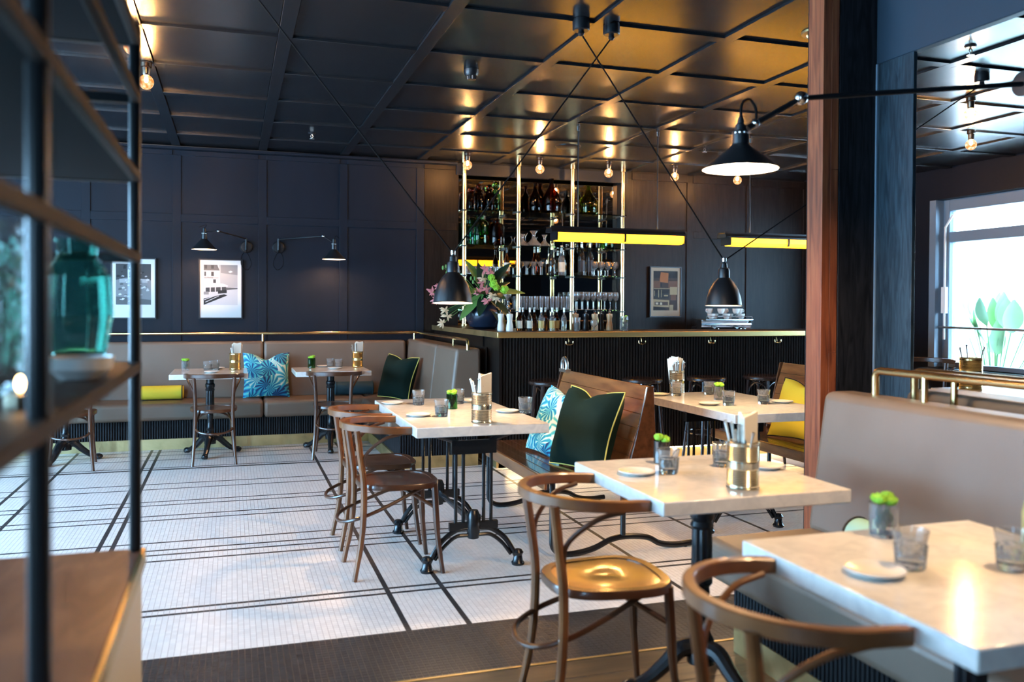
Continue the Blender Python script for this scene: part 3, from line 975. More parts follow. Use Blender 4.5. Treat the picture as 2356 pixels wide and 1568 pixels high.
# ------------------------------------------------------------------ tram benches
def tram(label, x0, x1, y0, y1, loop=True, backz=0.92):
    """slatted seat from x0 to x1 with a leaning slatted back; faces -X"""
    t = thing('tram_bench', label, 'bench', (x0, y0, 0), 0, 'old wooden tram benches')
    W, L = x1 - x0, y1 - y0
    n = 7
    for k in range(n):
        a, b = W * k / n, W * (k + 1) / n
        MB().box(a + 0.001, 0, 0.425, b - 0.001, L, 0.45).build('seat_slat', TEAKDARK, t, bevel=0.003)
    MB().box(-0.022, -0.004, 0.385, -0.002, L + 0.004, 0.452).build('seat_apron', TEAK, t, bevel=0.005)
    hb = backz - 0.47
    n = 6
    for k in range(n):
        za, zb = 0.47 + hb * k / n, 0.47 + hb * (k + 1) / n
        xa, xb = W - 0.03 + 0.15 * k / n, W - 0.03 + 0.15 * (k + 1) / n
        v = [(xa, 0, za + 0.001), (xa + 0.022, 0, za + 0.001), (xa + 0.022, L, za + 0.001), (xa, L, za + 0.001), (xb, 0, zb - 0.001), (xb + 0.022, 0, zb - 0.001), (xb + 0.022, L, zb - 0.001), (xb, L, zb - 0.001)]
        f = [(0, 3, 2, 1), (4, 5, 6, 7), (0, 1, 5, 4), (1, 2, 6, 5), (2, 3, 7, 6), (3, 0, 4, 7)]
        MB().add(v, f).build('back_slat', TEAK, t, bevel=0.002)
    # end cheek of the back with its polished edge strip
    for yy in (-0.018, L + 0.004):
        poly = [(W - 0.06, 0.30), (W + 0.16, 0.30), (W + 0.15, 0.6), (W + 0.135, backz + 0.004), (W + 0.10, backz + 0.004), (W + 0.02, 0.60)]
        M = Matrix(((1, 0, 0, 0), (0, 0, -1, yy + 0.014), (0, 1, 0, 0), (0, 0, 0, 1)))
        MB().prism(poly, 0, 0.014, M=M).build('end_cheek', TEAKDARK, t, bevel=0.002)
    MB().tube(spline([(W + 0.098, -0.012, backz), (W + 0.05, -0.012, 0.70), (W - 0.01, -0.012, 0.50), (W - 0.055, -0.012, 0.36)], 5), 0.006, 8).build('edge_strip', STEEL, t)
    if loop:
        lx = W + 0.105
        MB().tube(spline([(lx, L - 0.085, backz - 0.005), (lx, L - 0.085, backz + 0.05), (lx, L - 0.06, backz + 0.082), (lx, L - 0.02, backz + 0.082), (lx, L + 0.0, backz + 0.05), (lx, L + 0.0, backz - 0.005)], 5), 0.012, 10).box(lx - 0.018, L - 0.11, backz - 0.01, lx + 0.02, L + 0.016, backz + 0.012).build('grab_handle', STEEL, t)
    for yy in (0.06, L - 0.02):
        MB().tube(spline([(0.05, yy, 0.43), (0.05, yy, 0.16), (0.055, yy, 0.06), (0.11, yy, 0.018), (0.20, yy, 0.016), (0.30, yy, 0.035), (0.40, yy, 0.075), (0.50, yy, 0.085), (0.62, yy, 0.07), (0.70, yy, 0.03), (0.80, yy, 0.016), (0.90, yy, 0.02)], 5), 0.0165, 10).tube([(0.47, yy, 0.08), (0.47, yy, 0.43)], 0.0155, 10).lathe([(0, 0), (0.012, 0), (0.012, 0.012), (0, 0.012)], 8, (0.16, yy, 0)).lathe([(0, 0), (0.012, 0), (0.012, 0.012), (0, 0.012)], 8, (0.86, yy, 0)).build('leg_frame', BLACKMETAL, t)
    return t


tram('dark wooden tram bench with metal grab handle beside the trestle table', 1.60, 2.08, 4.32, 5.62)
tram('golden wooden tram bench partly hidden by the timber post', 3.45, 3.93, 4.45, 5.72, loop=False, backz=0.935)

# ------------------------------------------------------------------ bar stools
def stool(label):
    t = thing('bar_stool', label, 'stool', group='dark bentwood bar stools')
    MB().lathe([(0, 0.735), (0.165, 0.735), (0.172, 0.745), (0.172, 0.760), (0.163, 0.768), (0.12, 0.765), (0, 0.760)], 28).build('seat', DARKBENT, t)
    for k in range(4):
        a = PI / 4 + k * PI / 2
        c, s = math.cos(a), math.sin(a)
        MB().tube([(0.13 * c, 0.13 * s, 0.74), (0.155 * c, 0.155 * s, 0.4), (0.20 * c, 0.20 * s, 0)], [0.017, 0.016, 0.013], 8).build('leg', DARKBENT, t)
        a2 = a + PI / 2
        c2, s2 = math.cos(a2), math.sin(a2)
        MB().tube(spline([(0.140 * c, 0.140 * s, 0.58), (0.115 * c + 0.01 * c2, 0.115 * s + 0.01 * s2, 0.67), (0.075 * (c + c2), 0.075 * (s + s2), 0.715), (0.115 * c2 + 0.01 * c, 0.115 * s2 + 0.01 * s, 0.67), (0.140 * c2, 0.140 * s2, 0.58)], 5), 0.0075, 6).build('arch_brace', DARKBENT, t)
    MB().tube([(0.165 * math.cos(2 * PI * k / 28), 0.165 * math.sin(2 * PI * k / 28), 0.30) for k in range(28)], 0.009, 8, closed=True).build('foot_ring', DARKBENT, t)
    return t


st = stool('dark bentwood bar stool behind the tram bench grab handle')
st.location = (2.42, 6.50, 0)
dup(st, (3.24, 6.50, 0), 0.3, 'dark bentwood bar stool right behind the tram bench back')
dup(st, (3.84, 6.50, 0), 0.1, 'dark bentwood bar stool behind the tumblers of the far table')
dup(st, (4.40, 6.50, 0), 0.5, 'dark bentwood bar stool next to the golden tram bench')
# ------------------------------------------------------------------ cushions
def pillow(w, h, t, chop=0.0, n=18):
    v, f = [], []
    for side in (-1, 1):
        for i in range(n + 1):
            for j in range(n + 1):
                a, b = -1 + 2 * i / n, -1 + 2 * j / n
                x = w / 2 * a * (1 - 0.07 * (1 - b * b))
                z = h / 2 * b * (1 - 0.07 * (1 - a * a))
                z -= chop * math.exp(-(a / 0.35) ** 2) * max(0, b) ** 2
                y = side * t / 2 * max(0.0, (1 - a * a) * (1 - b * b)) ** 0.42
                y += 0.006 * math.sin(5 * a + 3 * b)
                v.append((x, y, z + h / 2))
    N = (n + 1) ** 2
    for i in range(n):
        for j in range(n):
            q = [i * (n + 1) + j, (i + 1) * (n + 1) + j, (i + 1) * (n + 1) + j + 1, i * (n + 1) + j + 1]
            f.append(tuple(q))
            f.append(tuple(N + k for k in reversed(q)))
    edge = []
    for i in range(n):
        edge.append((i, 0))
    for j in range(n):
        edge.append((n, j))
    for i in range(n, 0, -1):
        edge.append((i, n))
    for j in range(n, 0, -1):
        edge.append((0, j))
    ring = [Vector(v[i * (n + 1) + j]) for i, j in edge]
    return v, f, ring


def cushion_thing(label, loc, rz, lean, w, m, pipe=None, chop=0.0, t=0.17, h=None, tilt=0.0):
    o = thing('cushion', label, 'cushion', loc)
    o.rotation_mode = 'XYZ'
    o.rotation_euler = (Matrix.Rotation(rz, 3, 'Z') @ Matrix.Rotation(-lean, 3, 'X') @ Matrix.Rotation(tilt, 3, 'Y')).to_euler()
    v, f, ring = pillow(w, h or w, t, chop)
    me = MB().add(v, f)
    c = me.build('cover', m, o, ang=None)
    if pipe:
        MB().tube(ring, 0.0045, 6, closed=True).build('piping', pipe, o)
    return o


cushion_thing('turquoise and navy palm leaf cushion with dented top on the back banquette', (0.325, 8.90, 0.442), 0.0, 0.20, 0.45, PALMBLUE, None, 0.06)
cushion_thing('dark green velvet cushion with yellow piping in the banquette corner', (1.50, 8.45, 0.442), -1.02, 0.30, 0.44, VELVET, YELLOWPIPE, 0.03, 0.24, tilt=0.05)
cushion_thing('dark green velvet cushion with yellow piping half hidden behind the black shelving', (-1.48, 8.90, 0.442), 0.1, 0.22, 0.44, VELVET, YELLOWPIPE, 0.03, 0.18)
cushion_thing('pale palm leaf cushion on the dark wooden tram bench', (1.80, 4.98, 0.452), -1.45, 0.40, 0.43, PALMLIGHT, None, 0.02, 0.16, tilt=0.06)
cushion_thing('dark green velvet cushion with yellow piping on the dark wooden tram bench', (1.83, 4.50, 0.452), -1.30, 0.34, 0.47, VELVET, YELLOWPIPE, 0.05, 0.25)
cushion_thing('yellow cushion with black piping on the golden tram bench', (3.66, 5.06, 0.455), -1.35, 0.42, 0.44, YELLOWCLOTH, BLACKPIPE, 0.04, 0.17)
cushion_thing('mint cushion behind the timber post on the golden tram bench', (3.70, 4.57, 0.455), -1.3, 0.40, 0.44, MINTCLOTH, BLACKPIPE, 0.03, 0.16)


def bolster(label, c, L, r, m, pipe, along='X'):
    o = thing('bolster', label, 'cushion', c, 0 if along == 'X' else PI / 2)
    M = Matrix.Rotation(PI / 2, 4, 'Y')
    MB().lathe([(0, -L / 2), (r * 0.80, -L / 2), (r * 0.97, -L / 2 + 0.008), (r, -L / 2 + 0.03), (r, L / 2 - 0.03), (r * 0.97, L / 2 - 0.008), (r * 0.80, L / 2), (0, L / 2)], 28, M=M).build('cover', m, o, ang=0.9)
    for s in (-1, 1):
        MB().tube([(s * (L / 2 - 0.014), r * math.cos(2 * PI * k / 28), r * math.sin(2 * PI * k / 28)) for k in range(28)], 0.005, 6, closed=True).build('piping', pipe, o)
    return o


bolster('yellow bolster with black piping on the back banquette', (-0.645, 8.95, 0.512), 0.40, 0.066, YELLOWCLOTH, BLACKPIPE)
bolster('petrol blue bolster on the back banquette', (1.19, 8.95, 0.512), 0.40, 0.066, TEALCLOTH, TEALCLOTH)
bolster('teal bolster with black piping on the banquette behind the corner table', (2.21, 2.47, 0.522), 0.40, 0.066, MINTCLOTH, BLACKPIPE, 'Y')


# ------------------------------------------------------------------ things on the tables
def make_plate(label, r=0.066):
    p = MB().lathe([(0, 0), (r * 0.62, 0), (r * 0.72, 0.004), (r, 0.011), (r, 0.014), (r * 0.92, 0.0135), (r * 0.70, 0.0075), (0, 0.006)], 36)
    return one('side_plate', p, MOSSWHITE, label, 'plate', 'white side plates on the marble tables')


def make_tumbler(label):
    r0, r1, h = 0.033, 0.040, 0.088
    t = thing('tumbler', label, 'glass', group='cut glass tumblers on the marble tables')
    MB().lathe([(0, 0), (r0 * 0.92, 0), (r0, 0.004), (r0 + 0.0045, 0.055), (r1 - 0.006, 0.058), (r1 - 0.0085, 0.056), (r0 + 0.001, 0.020), (r0 * 0.85, 0.016), (0, 0.016)], 24, flute=0.05).build('cut_base', CUTGLASS, t)
    MB().lathe([(r1 - 0.006, 0.057), (r1, h), (r1 - 0.0018, h), (r1 - 0.0078, 0.057)], 24).build('rim_wall', GLASS, t)
    return t


def make_moss(label, h=0.085, r=0.032, col=None):
    t = thing('posy_glass', label, 'flower glass', group='small glasses of lime green blooms')
    MB().lathe([(0, 0), (r * 0.9, 0), (r, 0.004), (r, h), (r - 0.002, h), (r - 0.002, 0.010), (0, 0.010)], 24).build('glass', col or GLASS, t)
    rr = random.Random(len(label))
    for k in range(4):
        a = k * PI / 2 + 0.4
        c = Vector((0.017 * math.cos(a), 0.017 * math.sin(a), h + 0.004 + 0.010 * rr.random()))
        b = MB()
        b.ball(tuple(c), 0.017, 12, 8, sq=(1, 1, 0.7))
        for i in range(14):
            u = rr.uniform(0, 2 * PI)
            w_ = rr.uniform(0.15, 1)
            s_ = math.sqrt(1 - w_ * w_)
            b.ball((c.x + 0.0155 * s_ * math.cos(u), c.y + 0.0155 * s_ * math.sin(u), c.z + 0.011 * w_), 0.0055, 6, 5)
        q = b.build('bloom', BLOOMGREEN, t)
        MB().tube([tuple(c), (c.x * 0.2, c.y * 0.2, 0.014)], 0.0022, 6).build('stem', LEAFMID, q)
    sm = MB()
    for i in range(16):
        u, w_ = rr.uniform(0, 2 * PI), rr.uniform(0.3, 1)
        leaf(sm, (0.4 * r * math.cos(u), 0.4 * r * math.sin(u), rr.uniform(0.015, h * 0.55)), (math.cos(u) * 0.6, math.sin(u) * 0.6, 1), (math.cos(u), math.sin(u), 0), 0.030, 0.007, n=3)
    sm.build('leaves', LEAFMID, t)
    return t


def make_can(label, napkin=True, ncut=8, seed=1, gold=False):
    t = thing('cutlery_can', label, 'can', group='tin cans holding cutlery and napkins')
    r, h = 0.052, 0.155
    prof = [(0, 0), (r, 0), (r + 0.002, 0.004), (r, 0.008)]
    z = 0.014
    while z < 0.066:
        prof += [(r, z), (r - 0.0018, z + 0.0028)]
        z += 0.0058
    prof += [(r, 0.068), (r, 0.088)]
    z = 0.090
    while z < 0.142:
        prof += [(r - 0.0018, z + 0.0028), (r, z + 0.0058)]
        z += 0.0058
    prof += [(r, h - 0.006), (r + 0.002, h - 0.003), (r, h), (r - 0.002, h), (r - 0.002, 0.008), (0, 0.008)]
    MB().lathe(prof, 32).build('tin', GOLDTIN if gold else SILVERTIN, t, ang=0.35)
    rr = random.Random(seed)
    for k in range(ncut):
        a = rr.uniform(PI * 0.55, PI * 1.45) if napkin else rr.uniform(0, 2 * PI)
        d = rr.uniform(0.015, 0.040)
        x_, y_ = d * math.cos(a), d * math.sin(a)
        top = Vector((x_ * 1.75, y_ * 1.75, rr.uniform(0.185, 0.225)))
        sp = MB().tube([(x_ * 0.5, y_ * 0.5, 0.012), (x_ * 1.2, y_ * 1.2, 0.13), tuple(top)], [0.0022, 0.0026, 0.0050], 8, sect=[(a_, b_ * 0.8) for a_, b_ in RECT], up=(1, 0.2, 0))
        sp.ball(tuple(top), 0.0072, 8, 6, sq=(1, 0.7, 1))
        sp.build('cutlery', STEEL, t)
    if napkin:
        for k in range(3):
            M = Matrix.Translation((0.012, -0.018 + 0.014 * k, 0.06)) @ Matrix.Rotation(0.04 * (k - 1), 4, 'Y') @ Matrix.Rotation(0.25, 4, 'Z')
            poly = [(-0.038, 0.0), (0.038, 0.0), (0.050, 0.190 - 0.008 * k), (-0.034, 0.178 + 0.006 * k)]
            MB().prism([(x_, z_) for x_, z_ in poly], -0.0065, 0.0065, M=M @ Matrix(((1, 0, 0, 0), (0, 0, -1, 0), (0, 1, 0, 0), (0, 0, 0, 1)))).build('napkin', NAPKIN, t, bevel=0.002)
    return t


K, KB = 0.9677, 0.9887
ZT, ZTB = 0.7702, 0.7572
plate0 = make_plate('white side plate at the far left corner of the trestle table')
plate0.location = (0.95 * K, 5.35 * K, ZT)
for x, y, z, l in [(0.985 * K, 4.728 * K, ZT, 'white side plate by the near left edge of the trestle table'),
                   (1.513 * K, 4.763 * K, ZT, 'white side plate right of the can on the trestle table'),
                   (1.448 * K, 5.339 * K, ZT, 'white side plate behind the can on the trestle table'),
                   (1.418 * K, 2.885 * K, ZT, 'white side plate left of the tumbler on the pedestal table'),
                   (1.945 * K, 2.85 * K, ZT, 'white side plate right of the can on the pedestal table'),
                   (2.813 * K, 5.383 * K, ZT, 'white side plate left of the can on the far iron table'),
                   (2.847 * K, 4.779 * K, ZT, 'white side plate at the near left edge of the far iron table'),
                   (3.369 * K, 4.761 * K, ZT, 'white side plate at the right of the far iron table near the timber post'),
                   (-0.174 * KB, 8.22 * KB, ZTB, 'white side plate in front of the tumblers on the palm cushion table'),
                   (-0.133 * KB, 8.679 * KB, ZTB, 'white side plate behind the tumblers on the palm cushion table'),
                   (0.935 * KB, 8.412 * KB, ZTB, 'white side plate in front of the tumblers on the petrol bolster table'),
                   (0.860 * KB, 8.70 * KB, ZTB, 'white side plate behind the tumblers on the petrol bolster table'),
                   (1.42 * K, 1.645 * K, ZT, 'blurred white side plate on the corner table')]:
    dup(plate0, (x, y, z), 0, l)
tum0 = make_tumbler('cut glass tumbler next to the far left plate of the trestle table')
tum0.location = (1.096 * K, 5.261 * K, ZT)
for x, y, z, l in [(1.108 * K, 4.694 * K, ZT, 'cut glass tumbler next to the near left plate of the trestle table'),
                   (1.351 * K, 5.265 * K, ZT, 'cut glass tumbler left of the can at the back of the trestle table'),
                   (1.600 * K, 4.70 * K, ZT, 'cut glass tumbler hidden behind the can of the trestle table'),
                   (1.539 * K, 2.867 * K, ZT, 'cut glass tumbler in front of the green posy on the pedestal table'),
                   (1.807 * K, 2.933 * K, ZT, 'cut glass tumbler half hidden by the can on the pedestal table'),
                   (2.914 * K, 5.326 * K, ZT, 'cut glass tumbler in front of the can on the far iron table'),
                   (3.182 * K, 5.343 * K, ZT, 'cut glass tumbler behind the posy on the far iron table'),
                   (2.951 * K, 4.726 * K, ZT, 'cut glass tumbler next to the near left plate of the far iron table'),
                   (3.208 * K, 4.729 * K, ZT, 'rightmost cut glass tumbler on the far iron table'),
                   (-0.215 * KB, 8.45 * KB, ZTB, 'left cut glass tumbler of the pair on the palm cushion table'),
                   (-0.150 * KB, 8.56 * KB, ZTB, 'right cut glass tumbler of the pair on the palm cushion table'),
                   (0.915 * KB, 8.593 * KB, ZTB, 'left cut glass tumbler of the pair on the petrol bolster table'),
                   (0.985 * KB, 8.50 * KB, ZTB, 'right cut glass tumbler of the pair on the petrol bolster table'),
                   (1.535 * K, 1.66 * K, ZT, 'blurred tumbler beside the posy on the corner table'),
                   (1.76 * K, 1.58 * K, ZT, 'blurred tumbler at the right edge on the corner table')]:
    dup(tum0, (x, y, z), random.uniform(0, 1), l)
make_moss('small glass of green blooms in the middle of the trestle table', 0.085, 0.032, GREENGLASS).location = (1.246 * K, 5.011 * K, ZT)
make_moss('dark glass of green blooms behind the tumbler on the pedestal table', 0.085, 0.032, BOTTLEDARK).location = (1.613 * K, 3.06 * K, ZT)
make_moss('tall clear glass of green blooms on the corner table', 0.085, 0.036).location = (1.68 * K, 1.915 * K, ZT)
make_moss('small glass of green blooms among the tumblers on the far iron table', 0.085, 0.032).location = (3.067 * K, 5.028 * K, ZT)
make_moss('clear glass of green blooms on the palm cushion table', 0.090, 0.034).location = (-0.406 * KB, 8.469 * KB, ZTB)
make_moss('dark green glass of blooms on the petrol bolster table', 0.095, 0.036, GREENGLASS).location = (0.734 * KB, 8.58 * KB, ZTB)
for x, y, z, nap, nc_, sd, gd, rz, l in [
        (1.255 * K, 4.40 * K, ZT, True, 7, 1, False, 0.3, 'tin can with cutlery and napkins on the trestle table'),
        (1.660 * K, 2.565 * K, ZT, True, 5, 2, False, 0.2, 'tin can with cutlery and napkins on the pedestal table'),
        (3.019 * K, 5.51 * K, ZT, True, 10, 3, False, 2.0, 'tin can crowded with cutlery on the far iron table'),
        (0.027 * KB, 8.525 * KB, ZTB, True, 6, 4, True, 0.0, 'gold tin can with cutlery on the palm cushion table'),
        (1.175 * KB, 8.58 * KB, ZTB, True, 4, 5, True, 0.0, 'gold tin can with cutlery on the petrol bolster table'),
        (3.43, 3.33, 0.9702, False, 3, 6, True, 0.0, 'gold tin can behind the brass rails in the window bay')]:
    o = make_can(l, nap, nc_, sd, gd)
    o.location = (x, y, z)
    o.rotation_euler = (0, 0, rz)
bt = thing('water_bottle', 'glass bottle of pale yellow drink at the right edge of the corner table', 'bottle', (1.93 * K, 1.66 * K, ZT))
MB().lathe([(0, 0), (0.033, 0), (0.035, 0.01), (0.035, 0.10), (0.028, 0.13), (0.014, 0.16), (0.013, 0.20), (0, 0.20)], 20).build('body', mat('pale yellow drink', (0.80, 0.66, 0.28), 0.1, trans=0.5), bt)
MB().lathe([(0, 0.20), (0.016, 0.20), (0.016, 0.225), (0, 0.225)], 16).build('cap', STEEL, bt)


# ------------------------------------------------------------------ lamps
def shade(prof_out, t=0.002):
    return prof_out + [(max(r - t, 0.0), z - t * 0.5) for r, z in reversed(prof_out)]


def sconce(label, plate, rim, elbow, loopdir):
    t = thing('wall_lamp', label, 'lamp', plate, group='black swing arm wall lamps')
    R = Vector(rim) - Vector(plate)
    E_ = Vector(elbow) - Vector(plate)
    M = Matrix.Rotation(PI / 2, 4, 'X')
    MB().lathe([(0, -0.014), (0.062, -0.014), (0.062, 0.0), (0.05, 0.012), (0, 0.014)], 28, M=M).build('wall_plate', LAMPBLACK, t)
    MB().tube([(0, -0.015, -0.05), (0, -0.035, -0.03), (0, -0.035, 0.085)], 0.011, 10).build('bracket', LAMPBLACK, t)
    MB().tube([(0, -0.035, 0.08), tuple(E_)], 0.0075, 8).tube([tuple(E_), (R.x, R.y, R.z + 0.165)], 0.006, 8).build('arm', LAMPBLACK, t)
    MB().ball(tuple(E_), 0.014, 10, 8).build('joint', CHROME, t)
    sh = MB().lathe([(0, 0.20), (0.016, 0.20), (0.018, 0.165), (0.026, 0.16), (0.026, 0.10), (0.030, 0.095), (0.118, 0.0), (0.116, -0.001), (0.026, 0.094), (0, 0.094)], 32, tuple(R)).build('shade', LAMPBLACK, t)
    MB().lathe([(0.1155, -0.0015), (0.027, 0.0925), (0, 0.0925)], 32, tuple(R)).build('lining', LAMPWHITE, sh)
    for k in range(3):
        a = -PI / 2 + (k - 1) * 0.7
        MB().ball((R.x + 0.027 * math.cos(a), R.y + 0.027 * math.sin(a), R.z + 0.152), 0.0055, 8, 6).build('rivet', CHROME, sh)
    MB().ball((R.x, R.y, R.z + 0.042), 0.026, 12, 8).build('bulb', SCONCEBULB, t)
    s = loopdir
    MB().tube(spline([(0, -0.02, -0.05), (-0.03 * s, -0.03, -0.10), (-0.05 * s, -0.03, -0.18), (-0.01 * s, -0.03, -0.235), (0.045 * s, -0.03, -0.19), (0.045 * s, -0.02, -0.10), (0.02 * s, -0.015, -0.055)], 6), 0.0035, 6).build('cable', RUBBER, t)
    MB().tube(spline([(R.x, R.y, R.z + 0.20), (R.x + 0.02, R.y, R.z + 0.235), (R.x + 0.05 * s, R.y, R.z + 0.21)], 5), 0.003, 6).build('cable', RUBBER, t)
    return t


sconce('black swing arm wall lamp over the framed hotel photograph', (0.136, 9.272, 1.949), (-0.255, 8.85, 1.890), (-0.13, 8.86, 2.07), -1)
sconce('black swing arm wall lamp over the petrol bolster table', (0.454, 9.272, 1.953), (0.974, 8.85, 1.820), (0.868, 8.86, 2.05), 1)

BELL = [(0, 0.275), (0.010, 0.275), (0.012, 0.255), (0.018, 0.250), (0.020, 0.225), (0.030, 0.220), (0.034, 0.205), (0.034, 0.165), (0.040, 0.158), (0.058, 0.140), (0.085, 0.095), (0.100, 0.045), (0.106, 0.004), (0.110, 0.0),
        (0.106, -0.001), (0.098, 0.045), (0.083, 0.093), (0.056, 0.137), (0, 0.150)]


def bell(label, rim, ends, lit, tilt):
    t = thing('pendant_lamp', label, 'lamp', rim, group='black bell lamps on slanting cables')
    d = Vector((-rim[0], -rim[1], 0)).normalized()
    M = Matrix.Rotation(tilt, 4, d.cross(Vector((0, 0, 1))))
    sh = MB().lathe(BELL, 36, M=M).build('shade', LAMPBLACK, t)
    MB().lathe([(0.1075, -0.0012), (0.1045, 0.0), (0.0965, 0.045), (0.0815, 0.092), (0.055, 0.135), (0, 0.148)], 36, M=M).build('lining', LAMPWHITE, sh)
    MB().lathe([(0, 0.262), (0.013, 0.262), (0.014, 0.282), (0, 0.285)], 14, M=M).build('cap', CHROME, sh)
    MB().ball((0, 0, 0.055), 0.028, 12, 8, M=M).build('bulb', lit, t)
    T0 = M @ Vector((0, 0, 0.268))
    for e in ends:
        d = Vector(e) - Vector(rim)
        MB().tube([tuple(T0), tuple(d)], 0.0042, 6).build('cable', RUBBER, t)
    return t


bell('black bell pendant in front of the flower vase', (1.134, 4.55, 1.379), [(0.11, 4.42, 2.865), (2.018, 4.463, 2.865)], WARMBULB, 0.06)
bell('black bell pendant above the espresso machine', (2.784, 4.52, 1.372), [(1.829, 4.448, 2.865), (4.79, 4.59, 2.865)], WARMBULB, 0.03)
for x, y, l in [(1.829, 4.448, 'left round black ceiling pulley of the crossing cables'), (2.018, 4.463, 'right round black ceiling pulley of the crossing cables'), (4.79, 4.59, 'black ceiling pulley in the window bay'), (0.11, 4.42, 'black ceiling pulley just above the top edge left of centre')]:
    o = thing('ceiling_pulley', l, 'pulley', (x, y, 2.85), group='black cable pulleys on the ceiling')
    MB().lathe([(0, 0.030), (0.042, 0.030), (0.047, 0.036), (0.047, 0.076), (0.044, 0.0945), (0, 0.0945)], 28).build('housing', LAMPBLACK, o)
    MB().lathe([(0, 0.0), (0.008, 0.0), (0.018, 0.012), (0.014, 0.030), (0, 0.030)], 16).build('guide', LAMPBLACK, o)

# cone lamps on long swing arms
def swing_lamp(label, rim, joint, end):
    rim = Vector(rim)
    cl = thing('swing_arm_lamp', label, 'lamp', tuple(rim), group='black cone lamps on long swing arms')
    sh = MB().lathe([(0, 0.185), (0.010, 0.185), (0.012, 0.165), (0.018, 0.160), (0.020, 0.140), (0.030, 0.135), (0.030, 0.090), (0.036, 0.082), (0.137, 0.0), (0.134, -0.001), (0.032, 0.080), (0, 0.082)], 40).build('shade', LAMPBLACK, cl)
    MB().lathe([(0.1335, -0.0015), (0.033, 0.0785), (0, 0.0785)], 40).build('lining', LAMPWHITE, sh)
    for k in range(4):
        a = -PI * 0.85 + k * 0.5
        MB().ball((0.031 * math.cos(a), 0.031 * math.sin(a), 0.128), 0.006, 8, 6).build('rivet', CHROME, sh)
    MB().ball((0, 0, 0.030), 0.032, 14, 10).build('bulb', WARMBULB, cl)
    J = Vector(joint) - rim
    EN = Vector(end) - rim
    MB().tube([(0.03, 0, 0.150), (0.062, 0, 0.170), tuple(J)], 0.0095, 10).build('forearm', LAMPBLACK, cl)
    MB().tube([tuple(J), tuple(EN)], 0.0105, 10).build('long_arm', LAMPBLACK, cl)
    MB().ball(tuple(J), 0.026, 14, 10).build('elbow', CHROME, cl)
    MB().ball((0.062, 0, 0.170), 0.016, 12, 8).build('elbow', CHROME, cl)
    MB().tube(spline([(0.0, 0, 0.185), (0.005, 0, 0.235), (0.035, 0, 0.255), (0.062, 0, 0.225), (0.065, 0, 0.175)], 6), 0.005, 6).build('cable', RUBBER, cl)
    MB().lathe([(0, 0), (0.05, 0), (0.05, 0.02), (0, 0.022)], 20, M=Matrix.Translation(EN + Vector((0.004, 0, 0))) @ Matrix.Rotation(-PI / 2, 4, 'Y')).build('wall_plate', LAMPBLACK, cl)


swing_lamp('lit black cone lamp on a long arm before the timber post', (1.758, 2.75, 1.868), (2.014, 2.75, 2.144), (2.995, 2.66, 2.257))
swing_lamp('black cone lamp above the corner table, just beyond the right edge', (1.86, 1.42, 1.868), (2.10, 1.42, 2.144), (2.995, 1.36, 2.257))


# bare bulbs on the ceiling
def ceiling_bulb(label):
    t = thing('ceiling_bulb', label, 'light bulb', group='bare crackle glass bulbs on the ceiling')
    MB().lathe([(0, -0.085), (0.020, -0.085), (0.024, -0.075), (0.026, -0.035), (0.034, -0.030), (0.034, -0.006), (0.040, -0.001), (0, -0.001)], 20).build('socket', mat('bronze lamp socket', (0.10, 0.07, 0.05), 0.3, 0.9), t)
    MB().ball((0, 0, -0.128), 0.047, 20, 14, sq=(1, 1, 1.02)).build('globe', BULB, t)
    MB().ball((0, 0, -0.112), 0.013, 10, 8, sq=(1, 1, 1.6)).build('filament', FILAMENT, t)
    return t


b0 = ceiling_bulb('bare ceiling bulb beside the black shelving post')
b0.location = (-0.53, 6.10, 2.93)
for x, y, l in [(-0.53, 5.28, 'bare ceiling bulb half hidden by the shelving post'), (-0.53, 4.45, 'bare ceiling bulb at the top edge left'),
                (2.30, 8.63, 'bare ceiling bulb at the left end of the bar shelf'), (3.09, 8.63, 'second bare ceiling bulb from the left over the bar'), (3.88, 8.63, 'third bare ceiling bulb from the left over the bar'),
                (4.68, 8.63, 'fourth bare ceiling bulb from the left over the bar'), (5.48, 8.63, 'bare ceiling bulb below the lit cone lamp'),
                (5.22, 5.10, 'upper bare bulb in the window bay'), (6.20, 6.05, 'lower bare bulb in the window bay')]:
    dup(b0, (x, y, 2.93), 0, l)

# small ceiling fittings
sd = thing('smoke_detector', 'round dark smoke detector on the ceiling', 'detector', (1.527, 5.634, 2.945))
MB().lathe([(0, -0.045), (0.040, -0.045), (0.050, -0.028), (0.050, 0.0), (0, 0.0)], 24).build('base', LAMPBLACK, sd)
MB().lathe([(0, -0.068), (0.030, -0.068), (0.034, -0.046), (0, -0.046)], 24, flute=0.15).build('grille', LAMPBLACK, sd)


def sprinkler(label, x, y, z=2.946):
    t = thing('sprinkler', label, 'sprinkler', (x, y, z), group='ceiling sprinklers')
    MB().lathe([(0, -0.012), (0.030, -0.010), (0.036, 0.0), (0, 0.0)], 16).build('rose', LAMPBLACK, t)
    MB().tube([(0, 0, -0.01), (0.012, 0, -0.03), (0, 0, -0.055)], 0.004, 6).tube([(0, 0, -0.01), (-0.012, 0, -0.03), (0, 0, -0.055)], 0.004, 6).lathe([(0, -0.058), (0.022, -0.058), (0.022, -0.054), (0, -0.054)], 14).build('deflector', STEEL, t)


